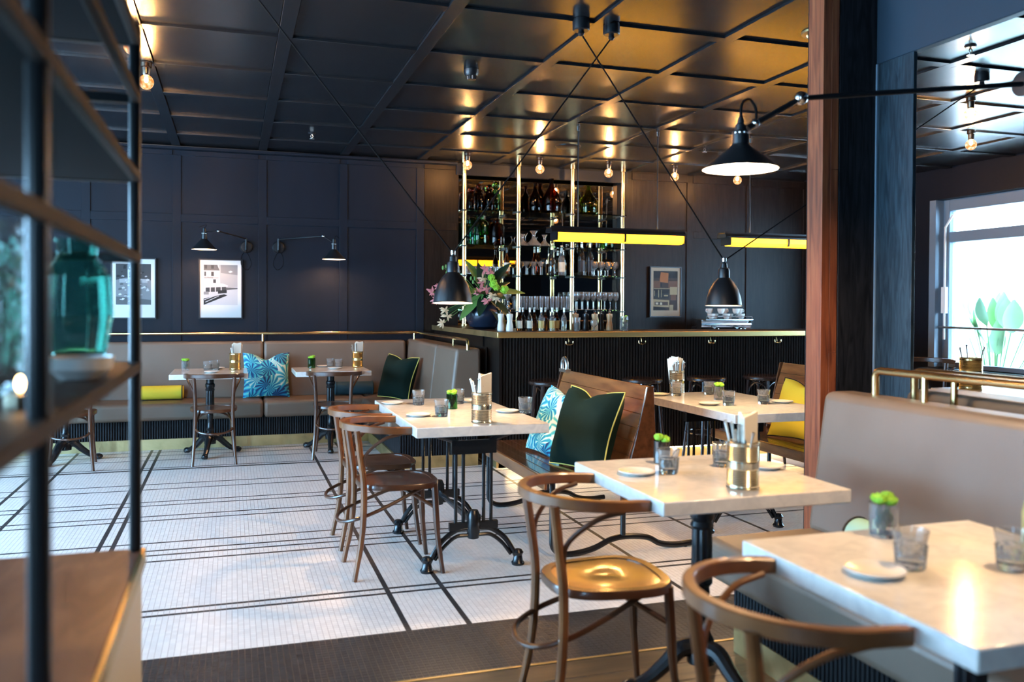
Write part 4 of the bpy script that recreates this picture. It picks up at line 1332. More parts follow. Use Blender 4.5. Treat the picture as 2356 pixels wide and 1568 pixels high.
sprinkler('small ceiling sprinkler above the right wall lamp', 0.70, 8.2)
sprinkler('ceiling sprinkler in the window bay', 4.24, 4.15)
sprinkler('small ceiling sprinkler above the right of the bar', 4.45, 7.6)
o = thing('ceiling_speaker', 'flat round ceiling speaker over the bar', 'speaker', (3.172, 8.036, 2.946))
MB().lathe([(0, -0.012), (0.10, -0.012), (0.125, -0.006), (0.125, 0.0), (0, 0.0)], 32).build('grille', LAMPBLACK, o)
o = thing('ceiling_speaker', 'round ceiling downlight ring half hidden by the timber post', 'speaker', (3.22, 4.22, 2.946))
MB().lathe([(0, -0.006), (0.075, -0.006), (0.08, -0.016), (0.105, -0.010), (0.11, 0.0), (0, 0.0)], 32).build('grille', AGEDBRASS, o)
# ------------------------------------------------------------------ the bar
bar = thing('bar_counter', 'long fluted dark bar with brass edged counter', 'bar', (0, 0, 0))
MB().box(2.12, 6.875, 0.12, 5.9, 7.35, 1.10).box(2.105, 7.35, 0.12, 2.55, 9.28, 1.10).build('body', BARWOOD, bar)
MB().box(2.13, 6.94, 0.0, 5.9, 7.3, 0.12).box(2.11, 6.94, 0.0, 2.5, 9.28, 0.12).build('plinth', AGEDBRASS, bar)
fl = MB()
x = 2.125
while x < 5.88:
    fl.tube([(x, 6.872, 0.12), (x, 6.872, 1.098)], 0.0115, 6)
    x += 0.027
y = 7.25
while y < 7.6:
    fl.tube([(2.107, y, 0.12), (2.107, y, 1.0)], 0.0115, 6)
    y += 0.027
fl = fl.build('fluting', BARWOOD, bar)
fl['kind'] = 'stuff'
MB().box(2.10, 6.842, 0.12, 2.122, 6.90, 1.099).build('corner_board', BARWOOD, bar)
MB().box(2.09, 6.83, 1.098, 5.9, 7.5, 1.142).box(2.09, 7.5, 1.098, 2.66, 9.283, 1.142).build('counter_top', BARWOOD, bar)
MB().box(2.078, 6.815, 1.097, 5.9, 6.8295, 1.145).build('brass_edge', mat('satin brass nosing', (0.78, 0.55, 0.22), 0.36, 1.0), bar, bevel=0.006, seg=3)
MB().box(2.078, 6.83, 1.097, 2.0895, 9.283, 1.145).build('brass_edge', AGEDBRASS, bar)
MB().box(2.2, 6.90, 0.105, 5.9, 6.93, 0.119).build('led_strip', LEDSTRIP, bar)
for x in (2.72, 3.40, 4.09, 4.78):
    MB().tube([(x, 6.86, 1.09), (x, 6.85, 1.05), (x, 6.84, 1.045)], 0.005, 8).tube(spline([(x - 0.035, 6.835, 1.065), (x - 0.03, 6.835, 1.042), (x, 6.835, 1.035), (x + 0.03, 6.835, 1.042), (x + 0.035, 6.835, 1.065)], 4), 0.006, 8).build('bag_hook', BRASS, bar)
bc = thing('back_bar', 'dark cabinet behind the bar under the shelves', 'cabinet', (0, 0, 0))
MB().box(2.70, 8.76, 0.0, 5.9, 9.27, 0.87).build('body', BARWOOD, bc)
MB().box(2.68, 8.72, 0.87, 5.9, 9.28, 0.91).build('counter_top', STEEL, bc, bevel=0.003)

sh = thing('bar_shelving', 'brass post shelving with glass shelves before the mirror', 'shelf', (0, 0, 0))


def bx(px):
    return 2.41 + (px - 1067) * 0.005207


for px in (1068, 1187, 1310, 1430):
    zb = 1.1425 if px == 1068 else 0.911
    MB().lathe([(0, zb), (0.034, zb), (0.034, zb + 0.014), (0.0235, zb + 0.019), (0.0235, 2.90), (0.034, 2.905), (0.034, 2.944), (0, 2.944)], 20, (bx(px) - 0.02, 9.12, 0)).build('post', BRASS, sh)
SZ = [2.415, 2.03, 1.708, 1.318]
for z in SZ:
    MB().box(2.39, 9.155, z - 0.010, 4.345, 9.432, z).build('glass_shelf', SHELFGLASS, sh)
    for px in (1068, 1187, 1310, 1430):
        MB().lathe([(0.027, z - 0.03), (0.031, z - 0.028), (0.031, z - 0.014), (0.027, z - 0.012)], 20, (bx(px) - 0.02, 9.12, 0)).box(bx(px) - 0.03, 9.145, z - 0.026, bx(px) - 0.01, 9.30, z - 0.0105).build('shelf_bracket', BLACKMETAL, sh)


def vessel(name, label, prof, m, loc, cat, group=None, seg=20, extra=None):
    t = thing(name, label, cat, loc, 0, group)
    MB().lathe(prof, seg).build('body', m, t)
    if extra:
        for nm, pf, mm in extra:
            MB().lathe(pf, seg).build(nm, mm, t)
    return t


def hollow(prof, t=0.003):
    return prof + [(max(r - t, 0.0005), z) for r, z in reversed(prof[1:])] + [(0, prof[0][1] + t)]


def apothecary(label, px, y, h, r, m):
    body = hollow([(0, 0), (r * 0.92, 0), (r, 0.01), (r, h * 0.55), (r * 0.62, h * 0.66), (r * 0.62, h * 0.70), (r * 0.8, h * 0.72)])
    t = vessel('apothecary_jar', label, body, m, (bx(px), y, SZ[0] + 0.0005), 'jar', 'stoppered apothecary jars on the top bar shelf')
    MB().lathe([(0, h * 0.68), (r * 0.5, h * 0.69), (r * 0.5, h * 0.73), (r * 0.3, h * 0.75)], 16).ball((0, 0, h * 0.86), h * 0.135, 18, 12).build('stopper', m, t)


apothecary('smallest amber apothecary jar at the left of the top bar shelf', 1086, 9.23, 0.25, 0.050, AMBERGLASS)
apothecary('tall amber apothecary jar with round stopper, second on the top bar shelf', 1104, 9.28, 0.30, 0.058, AMBERGLASS)
apothecary('amber apothecary jar with round stopper, third on the top bar shelf', 1126, 9.25, 0.29, 0.056, AMBERGLASS)
apothecary('tallest green apothecary jar with round stopper, fourth on the top bar shelf', 1143, 9.30, 0.33, 0.052, GREENGLASS)


def demijohn(label, px, y, h, r, m):
    body = hollow([(0, 0.01), (r * 0.7, 0), (r * 0.92, 0.02), (r, h * 0.25), (r * 0.98, h * 0.42), (r * 0.75, h * 0.55), (r * 0.38, h * 0.70), (r * 0.22, h * 0.82), (r * 0.20, h * 0.95), (r * 0.27, h * 0.96), (r * 0.27, h)])
    return vessel('demijohn', label, body, m, (bx(px), y, SZ[0] + 0.0005), 'bottle', 'large glass demijohns on the top bar shelf', 28)


demijohn('narrow amber demijohn left of the big one on the top bar shelf', 1231, 9.27, 0.34, 0.080, AMBERGLASS)
demijohn('big amber demijohn in the middle of the top bar shelf', 1267, 9.25, 0.39, 0.112, AMBERGLASS)
demijohn('dark green demijohn left of the round olive one', 1327, 9.30, 0.31, 0.066, BOTTLEDARK)
demijohn('round olive green demijohn on the top bar shelf', 1356, 9.27, 0.34, 0.118, OLIVEGLASS)


def storage(label, px, y, h, r, m):
    body = hollow([(0, 0), (r * 0.95, 0), (r, 0.012), (r, h * 0.70), (r * 0.80, h * 0.82), (r * 0.42, h * 0.88), (r * 0.40, h * 0.95), (r * 0.52, h * 0.97), (r * 0.52, h)])
    vessel('glass_jar', label, body, m, (bx(px), y, SZ[1] + 0.0005), 'jar', 'wide glass jars on the second bar shelf', 24)


storage('clear green jar at the left post of the second bar shelf', 1080, 9.24, 0.27, 0.075, TEALGLASS)
storage('large dark green jar on the second bar shelf', 1107, 9.30, 0.33, 0.105, GREENGLASS)
storage('brown jar on the second bar shelf right of the large green jar', 1143, 9.26, 0.29, 0.088, AMBERGLASS)
storage('green jar at the right end of the second bar shelf', 1405, 9.28, 0.24, 0.075, GREENGLASS)
storage('brown jar second from the right end of the second bar shelf', 1368, 9.28, 0.22, 0.075, AMBERGLASS)
for px, s, l in [(1202, 0.75, 'left flared crystal decanter on the second bar shelf'), (1228, 0.98, 'middle and tallest flared crystal decanter'), (1253, 0.75, 'right flared crystal decanter beside the amber lamp')]:
    pf = [(0, 0), (0.085, 0), (0.105, 0.015), (0.10, 0.035), (0.055, 0.075), (0.026, 0.115), (0.020, 0.145), (0.026, 0.175), (0.052, 0.215)]
    o = vessel('decanter', l, hollow(pf, 0.004), GLASS, (bx(px), 9.27, SZ[1] + 0.0005), 'decanter', 'flared crystal decanters')
    o.scale = (s * 0.85,) * 3


def stem_glass(name, label, prof, loc, group, cat='glass'):
    return one(name, MB().lathe(prof, 16), GLASS, label, cat, group, loc=loc)


def cup(r0, r1, rb, h0, h):
    """foot radius, stem, bowl radius, stem height, height"""
    return [(0, 0.004), (r0, 0.0), (r0, 0.002), (0.006, 0.006), (0.0035, h0 * 0.5), (0.0045, h0), (rb * 0.7, h0 + (h - h0) * 0.25), (rb, h0 + (h - h0) * 0.55), (r1, h), (r1 - 0.0012, h), (rb - 0.0014, h0 + (h - h0) * 0.55), (rb * 0.7 - 0.0012, h0 + (h - h0) * 0.25 + 0.001), (0, h0 + 0.004)]


WINE = cup(0.032, 0.029, 0.037, 0.095, 0.205)
FLUTEG = cup(0.030, 0.024, 0.027, 0.09, 0.235)
COUPE = [(0, 0.004), (0.030, 0), (0.030, 0.002), (0.005, 0.006), (0.0035, 0.09), (0.020, 0.102), (0.048, 0.15), (0.0468, 0.15), (0.018, 0.104), (0, 0.098)]
BALLOON = cup(0.034, 0.030, 0.044, 0.07, 0.165)
HIGH = [(0, 0), (0.026, 0), (0.028, 0.004), (0.031, 0.15), (0.0298, 0.15), (0.0265, 0.012), (0, 0.010)]


ORD = ['first', 'second', 'third', 'fourth', 'fifth', 'sixth', 'seventh', 'eighth', 'ninth', 'tenth']
ROW = ['front', 'second', 'third', 'back']


def rows(name, what, where, prof, px0, px1, nx, ys, z, group):
    first = None
    for j, y in enumerate(ys):
        for i in range(nx):
            p = px0 + (px1 - px0) * (i + 0.5 * (j % 2)) / nx
            loc = (bx(p), y, z + 0.0005)
            l = '%s from the left, %s row, %s' % (ORD[i], 'back' if j == len(ys) - 1 and j else ROW[j], where)
            if first is None:
                first = stem_glass(name, what + ', ' + l, prof, loc, group)
            else:
                dup(first, loc, None, what + ', ' + l)


rows('wine_glass', 'wine glass', 'right of lowest bar shelf', WINE, 1322, 1432, 8, (9.20, 9.285, 9.37), SZ[3], 'wine glasses on the right of the lowest bar shelf')
rows('wine_glass', 'wine glass', 'left of lowest bar shelf', WINE, 1100, 1180, 5, (9.20, 9.30), SZ[3], 'wine glasses at the left of the lowest bar shelf')
rows('highball_glass', 'highball glass', 'middle of lowest bar shelf', HIGH, 1192, 1315, 10, (9.20, 9.27, 9.34, 9.41), SZ[3], 'highball glasses in the middle of the lowest bar shelf')
rows('coupe_glass', 'martini coupe', 'third bar shelf', COUPE, 1190, 1258, 4, (9.22, 9.33), SZ[2], 'coupe glasses on the third bar shelf')
rows('balloon_glass', 'balloon glass', 'right of third bar shelf', BALLOON, 1366, 1432, 4, (9.20, 9.31, 9.40), SZ[2], 'balloon glasses at the right of the third bar shelf')
rows('shot_glass', 'small straight glass', 'left of third bar shelf', [(0, 0), (0.028, 0), (0.032, 0.085), (0.0308, 0.085), (0.027, 0.010), (0, 0.010)], 1072, 1160, 6, (9.22, 9.32), SZ[2], 'small straight glasses at the left of the third bar shelf')


def bottle(label, loc, h, r, m, capm, label_col=None, group='spirit bottles on the bar shelves', slim=False):
    b = 0.52 if not slim else 0.40
    t = vessel('spirit_bottle', label, [(0, 0), (r * 0.95, 0), (r, 0.006), (r * (1 if not slim else 0.9), h * b), (r * 0.78, h * (b + 0.10)), (r * 0.36, h * (b + 0.20)), (r * 0.32, h * 0.93), (r * 0.40, h * 0.935), (r * 0.40, h * 0.955), (0, h * 0.955)], m, loc, 'bottle', group, 18)
    MB().lathe([(0, h * 0.955), (r * 0.34, h * 0.955), (r * 0.34, h), (0, h)], 14).lathe([(r * 0.345, h * 0.80), (r * 0.345, h * 0.93)], 14).build('cap', capm, t)
    if label_col:
        MB().lathe([(r * 1.012, h * 0.12), (r * 1.012, h * b * 0.85)], 18).build('paper_label', label_col, t)
    return t


GOLDLAB = mat('gold paper label', (0.55, 0.38, 0.12), 0.5)
CREAMLAB = mat('cream paper label', (0.66, 0.60, 0.46), 0.6)
DARKLAB = mat('black paper label', (0.02, 0.02, 0.025), 0.5)
bottle('slim dark bottle with gold cap on the third bar shelf', (bx(1267), 9.22, SZ[2] + 0.0005), 0.36, 0.045, BOTTLEDARK, GOLDTIN, None, slim=True)
bottle('pale labelled bottle beside the third brass post', (bx(1291), 9.24, SZ[2] + 0.0005), 0.34, 0.042, GLASS, NAPKIN, CREAMLAB)
bottle('dark bottle with gold label, left of the pair on the third bar shelf', (bx(1336), 9.21, SZ[2] + 0.0005), 0.39, 0.042, BOTTLEDARK, STEEL, DARKLAB)
bottle('dark bottle with orange neck, right of the pair on the third bar shelf', (bx(1357), 9.23, SZ[2] + 0.0005), 0.40, 0.042, BOTTLEDARK, GOLDTIN, DARKLAB)
bottle('slim bottle behind the coupe glasses', (bx(1246), 9.38, SZ[2] + 0.0005), 0.33, 0.036, AMBERGLASS, STEEL, None)
bottle('tall clear bottle left of the second brass post', (bx(1164), 9.22, SZ[2] + 0.0005), 0.30, 0.034, AMBERGLASS, BLACKMETAL, CREAMLAB)
bottle('dark bottle behind the third brass post', (bx(1303), 9.36, SZ[2] + 0.0005), 0.30, 0.038, BOTTLEDARK, STEEL, None)


# on the counter
def cx(px):
    return 2.24 + (px - 1160) * 0.004118


ZB = 1.1425
for k, (px, m, lab) in enumerate([(1196, AMBERGLASS, CREAMLAB), (1206, BOTTLEDARK, None), (1219, BOTTLEDARK, CREAMLAB), (1232, AMBERGLASS, None), (1245, GLASS, GOLDLAB), (1257, AMBERGLASS, None), (1270, GLASS, GOLDLAB), (1283, AMBERGLASS, GOLDLAB), (1297, GLASS, None)]):
    ord_ = ['first', 'second', 'third', 'fourth', 'fifth', 'sixth', 'seventh', 'eighth', 'ninth'][k]
    bottle('small bitters bottle, %s from the left in the row on the counter' % ord_, (cx(px), 7.18 + 0.03 * (k % 2), ZB), 0.205, 0.026, m, STEEL, lab, 'small bitters bottles on the bar counter')


def grinder(label, px, y, m):
    t = vessel('pepper_grinder', label, [(0, 0), (0.030, 0), (0.032, 0.01), (0.029, 0.05), (0.022, 0.085), (0.024, 0.11), (0.029, 0.135), (0.027, 0.15), (0, 0.155)], m, (cx(px), y, ZB), 'grinder', 'wooden pepper grinders on the bar counter')
    MB().lathe([(0, 0.155), (0.008, 0.155), (0.012, 0.168), (0.006, 0.182), (0, 0.184)], 12).build('knob', CHROME, t)


GRWHITE = mat('white lacquered grinder', (0.70, 0.66, 0.58), 0.3)
GRWOOD = mat('beech grinder', (0.46, 0.28, 0.13), 0.45)
grinder('white grinder left of the pair beside the flower vase', 1160, 7.25, GRWHITE)
grinder('white grinder right of the pair beside the flower vase', 1172, 7.15, GRWHITE)
grinder('beech grinder behind the glass with orange peel', 1331, 7.25, GRWOOD)
grinder('beech grinder in the middle of the right counter group', 1369, 7.18, GRWOOD)
grinder('dark grinder between the two beech grinders', 1352, 7.22, BLACKMETAL)
grinder('second dark grinder left of the rightmost beech grinder', 1388, 7.22, BLACKMETAL)
grinder('rightmost beech grinder beside the lime jar', 1404, 7.18, GRWOOD)
vessel('garnish_glass', 'straight glass with orange peel on the counter', hollow([(0, 0), (0.026, 0), (0.030, 0.12)]), GLASS, (cx(1323), 7.13, ZB), 'glass', None, 18, [('peel', [(0, 0.01), (0.022, 0.012), (0.023, 0.08), (0, 0.085)], mat('orange peel', (0.62, 0.26, 0.03), 0.6))])
vessel('goblet', 'small round goblet among the grinders on the counter', hollow([(0, 0.0), (0.024, 0), (0.005, 0.012), (0.005, 0.03), (0.028, 0.05), (0.034, 0.08), (0.026, 0.10)]), CUTGLASS, (cx(1357), 7.08, ZB), 'glass')
lj = vessel('lime_jar', 'glass jar of lime slices at the right end of the bar shelves', hollow([(0, 0), (0.036, 0), (0.039, 0.006), (0.039, 0.13)]), GLASS, (cx(1432), 7.12, ZB), 'jar')
rr = random.Random(5)
for k in range(9):
    a = rr.uniform(0, 6.28)
    b = MB()
    b.ball((0.02 * math.cos(a), 0.02 * math.sin(a), 0.02 + 0.013 * k), 0.017, 10, 8)
    b.build('lime', mat('lime and lemon peel', (0.42, 0.46, 0.05), 0.5) if k < 5 else BLOOMGREEN, lj)

# vase of flowers
VX, VY = 2.30, 7.98
vs = thing('flower_vase', 'round midnight blue vase of orchids and big leaves', 'vase', (VX, VY, ZB))
MB().lathe([(0, 0), (0.095, 0), (0.14, 0.02), (0.178, 0.09), (0.183, 0.15), (0.165, 0.21), (0.12, 0.25), (0.085, 0.262), (0.09, 0.28), (0.08, 0.28), (0.075, 0.26), (0, 0.25)], 32).build('pot', VASEBLUE, vs)
S = 0.00416


def fp(px, py, dy=0.0):
    return Vector(((px - 1105) * S * 0.97, -0.12 + dy + (px - 1105) * S * -0.05, (754 - py) * S))


top = Vector((0, 0, 0.27))
rr = random.Random(11)
for (px, py, dy, L, Wd) in [(1190, 684, 0, 0, 0.055), (1132, 752, -0.10, 0, 0.06), (1082, 728, -0.10, 0, 0.05), (1146, 735, -0.04, 0, 0.055), (1165, 610, 0.05, 0, 0.05), (1048, 735, -0.05, 0, 0.05), (1010, 728, 0, 0, 0.035), (1090, 605, 0.1, 0, 0.05), (1150, 640, 0.12, 0, 0.06), (1060, 600, 0.12, 0, 0.05), (1130, 700, -0.12, 0, 0.05), (1075, 690, -0.12, 0, 0.05), (1040, 690, 0.0, 0, 0.05), (1160, 660, 0.0, 0, 0.05), (1120, 620, 0.0, 0, 0.045)]:
    tip = fp(px, py, dy)
    base = Vector((0.02 * rr.uniform(-1, 1), -0.05, 0.30 + rr.uniform(0, 0.05)))
    d = tip - base
    lf = MB()
    leaf(lf, base, tuple(d + Vector((0, 0, 0.10))), (0, -0.55, 0.8), d.length * 1.05, Wd, 0, 0.18, 8)
    lf.build('leaf', LEAFGREEN if rr.random() < 0.8 else LEAFMID, vs)
for (px, py, m) in [(970, 672, 0), (985, 660, 0), (995, 655, 0), (978, 688, 0), (1000, 712, 1), (1005, 725, 1), (995, 740, 1), (1085, 650, 0), (1095, 665, 0), (1080, 672, 0), (1092, 620, 0), (1105, 628, 0), (1112, 678, 1), (1100, 690, 0), (1120, 685, 1), (1000, 672, 0), (1088, 640, 1)]:
    c = fp(px, py, -0.06)
    fl = MB()
    for k in range(9):
        a, b = rr.uniform(0, 2 * PI), rr.uniform(-0.4, 1.0)
        leaf(fl, c, (math.cos(a), -0.3 + 0.4 * rr.random(), math.sin(a)), (0, -1, 0.2), rr.uniform(0.035, 0.06), 0.009, 0, 0.35, 3)
    q = fl.build('blossom', BLOOMCREAM if m else BLOOMPINK, vs)
    MB().tube(spline([tuple(c), tuple((c + top) / 2 + Vector((0, -0.03, 0.04))), tuple(top)], 4), 0.003, 5).build('stem', LEAFMID, q)
for (px, py, r) in [(1114, 652, 0.038), (1139, 664, 0.036), (1108, 638, 0.030), (1120, 660, 0.028)]:
    c = fp(px, py, -0.07)
    b = MB()
    b.ball(tuple(c), r * 0.9, 14, 10)
    for k in range(50):
        a, z_ = rr.uniform(0, 2 * PI), rr.uniform(-1, 1)
        s_ = math.sqrt(1 - z_ * z_)
        b.ball((c.x + r * s_ * math.cos(a), c.y + r * s_ * math.sin(a), c.z + r * z_), r * 0.22, 6, 4)
    b.build('snowball_bloom', BLOOMGREEN, vs)
for (px, py) in [(997, 617), (1004, 614), (1009, 622), (1006, 628), (1013, 630), (1015, 615), (1020, 636), (1063, 640), (1068, 648), (1072, 640)]:
    c = fp(px, py, -0.02)
    q = MB().ball(tuple(c), 0.014, 8, 6, sq=(0.8, 0.8, 1.5)).build('bud', LEAFMID, vs)
    MB().tube([tuple(c), tuple((c + top) / 2 + Vector((0, 0, 0.03))), tuple(top)], 0.0028, 5).build('stem', LEAFMID, q)


# amber linear pendants
def linear_lamp(label, xa, xb, xm, rods):
    t = thing('linear_pendant', label, 'lamp', ((xa + xb) / 2, 7.03, 2.0), group='long amber pendants over the bar')
    c = (xa + xb) / 2
    h = (xb - xa) / 2
    M = Matrix(((0, 0, 1, 0), (1, 0, 0, 0), (0, 1, 0, 0), (0, 0, 0, 1)))
    hou = [(-0.075, -0.002), (0.075, -0.002), (0.078, 0.012), (0.062, 0.034), (-0.062, 0.034), (-0.078, 0.012)]
    MB().prism(hou, -h - 0.06, h, M=M).box(-h - 0.06, -0.062, 0.0335, h, -0.058, 0.050).box(-h - 0.06, 0.058, 0.0335, h, 0.062, 0.050).build('housing', BLACKMETAL, t)
    for xx in (-h - 0.012, xm - c - 0.008, h - 0.002):
        MB().prism([(-0.072, -0.070), (0.072, -0.070), (0.078, -0.02), (0.075, 0.0), (-0.075, 0.0), (-0.078, -0.02)], xx - 0.006, xx + 0.010, M=M).build('rib', BLACKMETAL, t)
    for a, b in [(xa - c, xm - c - 0.015), (xm - c + 0.004, xb - c - 0.010)]:
        dif = [(-0.066, -0.003), (-0.068, -0.045), (-0.055, -0.066), (-0.03, -0.076), (0.03, -0.076), (0.055, -0.066), (0.068, -0.045), (0.066, -0.003)]
        MB().prism(list(reversed(dif)), a, b, M=M).build('diffuser', AMBERLIT, t)
    MB().box(-h + 0.02, -0.035, 0.0345, h - 0.04, 0.035, 0.038).build('uplight', AMBERUP, t)
    for x in rods:
        MB().tube([(x - c, 0, 0.03), (x - c, 0, 0.90)], 0.006, 8).lathe([(0, 0.89), (0.012, 0.89), (0.016, 0.929), (0, 0.929)], 12, (x - c, 0, 0)).build('rod', BLACKMETAL, t)
    return t


linear_lamp('long amber bar pendant in front of the glass shelves', 2.66, 3.885, 3.30, (2.87, 3.64))
linear_lamp('long amber bar pendant running behind the timber post', 4.36, 5.60, 4.985, (4.60, 5.3))

# espresso machine with cups
em = thing('espresso_machine', 'chrome espresso machine behind the bar on the right', 'coffee machine', (5.48, 8.95, 0.9105))
MB().box(-0.30, -0.19, 0.05, 0.30, 0.20, 0.10).box(-0.28, -0.02, 0.10, 0.28, 0.20, 0.22).build('base', BLACKMETAL, em, bevel=0.01)
MB().tube([(-0.33, -0.06, 0.245), (0.33, -0.06, 0.245)], 0.062, 20).build('boiler_housing', CHROME, em)
MB().box(-0.31, -0.19, 0.295, 0.31, 0.19, 0.31).build('cup_tray', CHROME, em, bevel=0.004)
for s in (-0.15, 0.15):
    q = MB().lathe([(0, 0.15), (0.035, 0.15), (0.038, 0.20), (0, 0.20)], 18, (s, -0.14, 0)).build('group_head', CHROME, em)
    MB().tube([(s, -0.16, 0.145), (s - 0.02, -0.30, 0.135)], 0.012, 10).build('handle', BLACKMETAL, q)
MB().tube([(-0.30, -0.19, 0.34), (0.30, -0.19, 0.34)], 0.005, 8).tube([(-0.30, -0.19, 0.31), (-0.30, -0.19, 0.34)], 0.005, 8).tube([(0.30, -0.19, 0.31), (0.30, -0.19, 0.34)], 0.005, 8).build('tray_rail', CHROME, em)
MB().tube(spline([(0.24, -0.12, 0.20), (0.26, -0.2, 0.16), (0.26, -0.21, 0.06)], 5), 0.006, 8).build('steam_wand', CHROME, em)
for x in (-0.25, 0.25):
    MB().lathe([(0, 0), (0.02, 0), (0.02, 0.05), (0, 0.05)], 12, (x, 0, 0)).build('foot', BLACKMETAL, em)
cp = None
for k in range(10):
    x, y, z = 5.48 + [-0.20, -0.10, 0.0, 0.10, 0.20][k % 5] + (0.03 if k >= 5 else 0), 8.84 + (0.09 if k % 2 else 0), 1.2212 + (0.060 if k >= 5 else 0)
    if cp is None:
        cp = thing('coffee_cup', 'white coffee cup, first from the left, lower layer on the espresso machine', 'cup', (x, y, z), 0, 'coffee cups piled on the espresso machine')
        MB().lathe([(0, 0), (0.024, 0), (0.040, 0.03), (0.043, 0.058), (0.041, 0.058), (0.038, 0.03), (0, 0.006)], 20).build('bowl', MOSSWHITE, cp)
        MB().tube(spline([(0.040, 0, 0.048), (0.062, 0, 0.045), (0.060, 0, 0.022), (0.034, 0, 0.018)], 5), 0.004, 6).build('handle', MOSSWHITE, cp)
    else:
        dup(cp, (x, y, z), 0.7 * k, 'white coffee cup, %s from the left, %s layer on the espresso machine' % (ORD[k % 5], 'upper' if k >= 5 else 'lower'))
# ------------------------------------------------------------------ framed photographs
GREYS = [mat('print grey %d' % k, (g_, g_ * 1.02, g_ * 1.05), 0.6) for k, g_ in enumerate([0.012, 0.05, 0.12, 0.25, 0.42, 0.60, 0.72])]
FRAMEBLACK = mat('black picture frame', (0.010, 0.010, 0.012), 0.35)


def framed(label, x0, x1, z0, z1, im, polys, mats, paper):
    """im = print rectangle in 0..1 of the sheet; polys = (shade, points 0..1 of the print)"""
    w, h = x1 - x0, z1 - z0
    t = thing('framed_photograph', label, 'picture', (x0, 9.286, z0), 0, 'framed photographs on the panelled wall')
    b = 0.012
    f = MB().box(-b, -0.022, -b, 0, 0.0, h + b).box(w, -0.022, -b, w + b, 0.0, h + b).box(0, -0.022, -b, w, 0.0, 0).box(0, -0.022, h, w, 0.0, h + b)
    f.build('frame', FRAMEBLACK, t)
    MB().box(0, -0.012, 0, w, -0.002, h).build('sheet', paper, t)
    p = MB()
    ox, oz, pw, ph = im[0] * w, im[1] * h, (im[2] - im[0]) * w, (im[3] - im[1]) * h
    for k, (sdx, pts) in enumerate(polys):
        y = -0.0122 - 0.00008 * k
        p.add([(ox + a * pw, y, oz + c * ph) for a, c in pts], [tuple(range(len(pts)))], sdx)
    p.build('print', mats, t, ang=None)
    MB().box(0, -0.0195, 0, w, -0.018, h).build('glazing', PANE, t)
    return t


def rc(a, b, c, d):
    return [(a, b), (c, b), (c, d), (a, d)]


hotel = [(5, rc(0, 0, 1, 1)), (4, [(0.45, 0.45), (1, 0.45), (1, 1), (0.45, 1)]), (3, [(0.5, 0.8), (1, 0.75), (1, 1), (0.5, 1)]), (5, [(0, 0.35), (0.5, 0.35), (0.46, 0.90), (0, 0.90)]), (2, [(0, 0.86), (0.47, 0.86), (0.40, 1), (0, 1)]),
         (1, rc(0.03, 0.90, 0.10, 0.99)), (1, rc(0.22, 0.90, 0.30, 0.99)), (1, rc(0.02, 0.72, 0.07, 0.83)), (1, rc(0.22, 0.72, 0.30, 0.83)), (1, rc(0.28, 0.55, 0.36, 0.64)), (4, rc(0.0, 0.655, 0.44, 0.70)),
         (5, [(0.02, 0.50), (0.55, 0.54), (0.72, 0.49), (0.70, 0.45), (0.02, 0.42)]), (1, [(0.06, 0.32), (0.66, 0.34), (0.66, 0.455), (0.06, 0.43)]), (5, rc(0.18, 0.32, 0.21, 0.45)), (5, rc(0.33, 0.33, 0.36, 0.46)), (5, rc(0.50, 0.33, 0.53, 0.46)),
         (0, [(0.42, 0.28), (0.68, 0.30), (0.68, 0.38), (0.42, 0.36)]), (2, [(0.66, 0.37), (1, 0.40), (1, 0.43), (0.66, 0.44)]), (0, [(0, 0.0), (0.70, 0.24), (0.60, 0.27), (0, 0.16)]), (5, [(0.05, 0.06), (0.45, 0.22), (0.45, 0.235), (0.05, 0.08)]), (5, [(0.02, 0.12), (0.42, 0.25), (0.42, 0.262), (0.02, 0.138)]),
         (3, [(0.0, 0.26), (0.15, 0.26), (0.15, 0.33), (0, 0.33)]), (6, [(0.72, 0.83), (0.80, 0.86), (0.86, 0.83), (0.78, 0.80)])]
hp = framed('black and white photograph of a seaside hotel under the left wall lamp', -0.309, 0.089, 1.227, 1.807, (0.09, 0.22, 0.91, 0.92), hotel, GREYS, PAPER)
tc_ = bpy.data.curves.new('lettering', 'FONT')
tc_.body = 'La Marine'
tc_.size = 0.020
to = bpy.data.objects.new('lettering_curve', tc_)
C.objects.link(to)
dg = bpy.context.evaluated_depsgraph_get()
tm = bpy.data.meshes.new_from_object(to.evaluated_get(dg))
bpy.data.objects.remove(to)
tm.materials.clear()
tm.materials.append(GREYS[1])
lo = bpy.data.objects.new('lettering', tm)
C.objects.link(lo)
lo.parent = hp
lo.rotation_euler = (PI / 2, 0, 0)
lo.location = (0.045, -0.0152, 0.399)

rr = random.Random(21)
garden = [(3, rc(0, 0, 1, 1)), (1, [(0, 0.60), (0.3, 0.66), (1, 0.60), (1, 1), (0, 1)]), (5, [(0.34, 0.55), (0.50, 0.55), (0.50, 0.85), (0.46, 0.90), (0.42, 0.97), (0.38, 0.90), (0.34, 0.85)]), (2, rc(0.38, 0.72, 0.41, 0.80)), (2, rc(0.44, 0.72, 0.47, 0.80)), (4, rc(0.1, 0.54, 0.9, 0.63)), (2, [(0, 0), (1, 0), (1, 0.12), (0, 0.2)])]
for k in range(60):
    a, c = rr.uniform(0.02, 0.9), rr.uniform(0.05, 0.95)
    s_ = rr.uniform(0.03, 0.09)
    garden.append((rr.choice([0, 1, 2, 4]) if c > 0.6 else rr.choice([1, 2, 4, 5, 5, 6]), [(a, c), (a + s_, c + 0.01), (a + s_ * 1.1, c + s_ * 0.5), (a + s_ * 0.4, c + s_ * 0.7), (a - s_ * 0.2, c + s_ * 0.4)]))
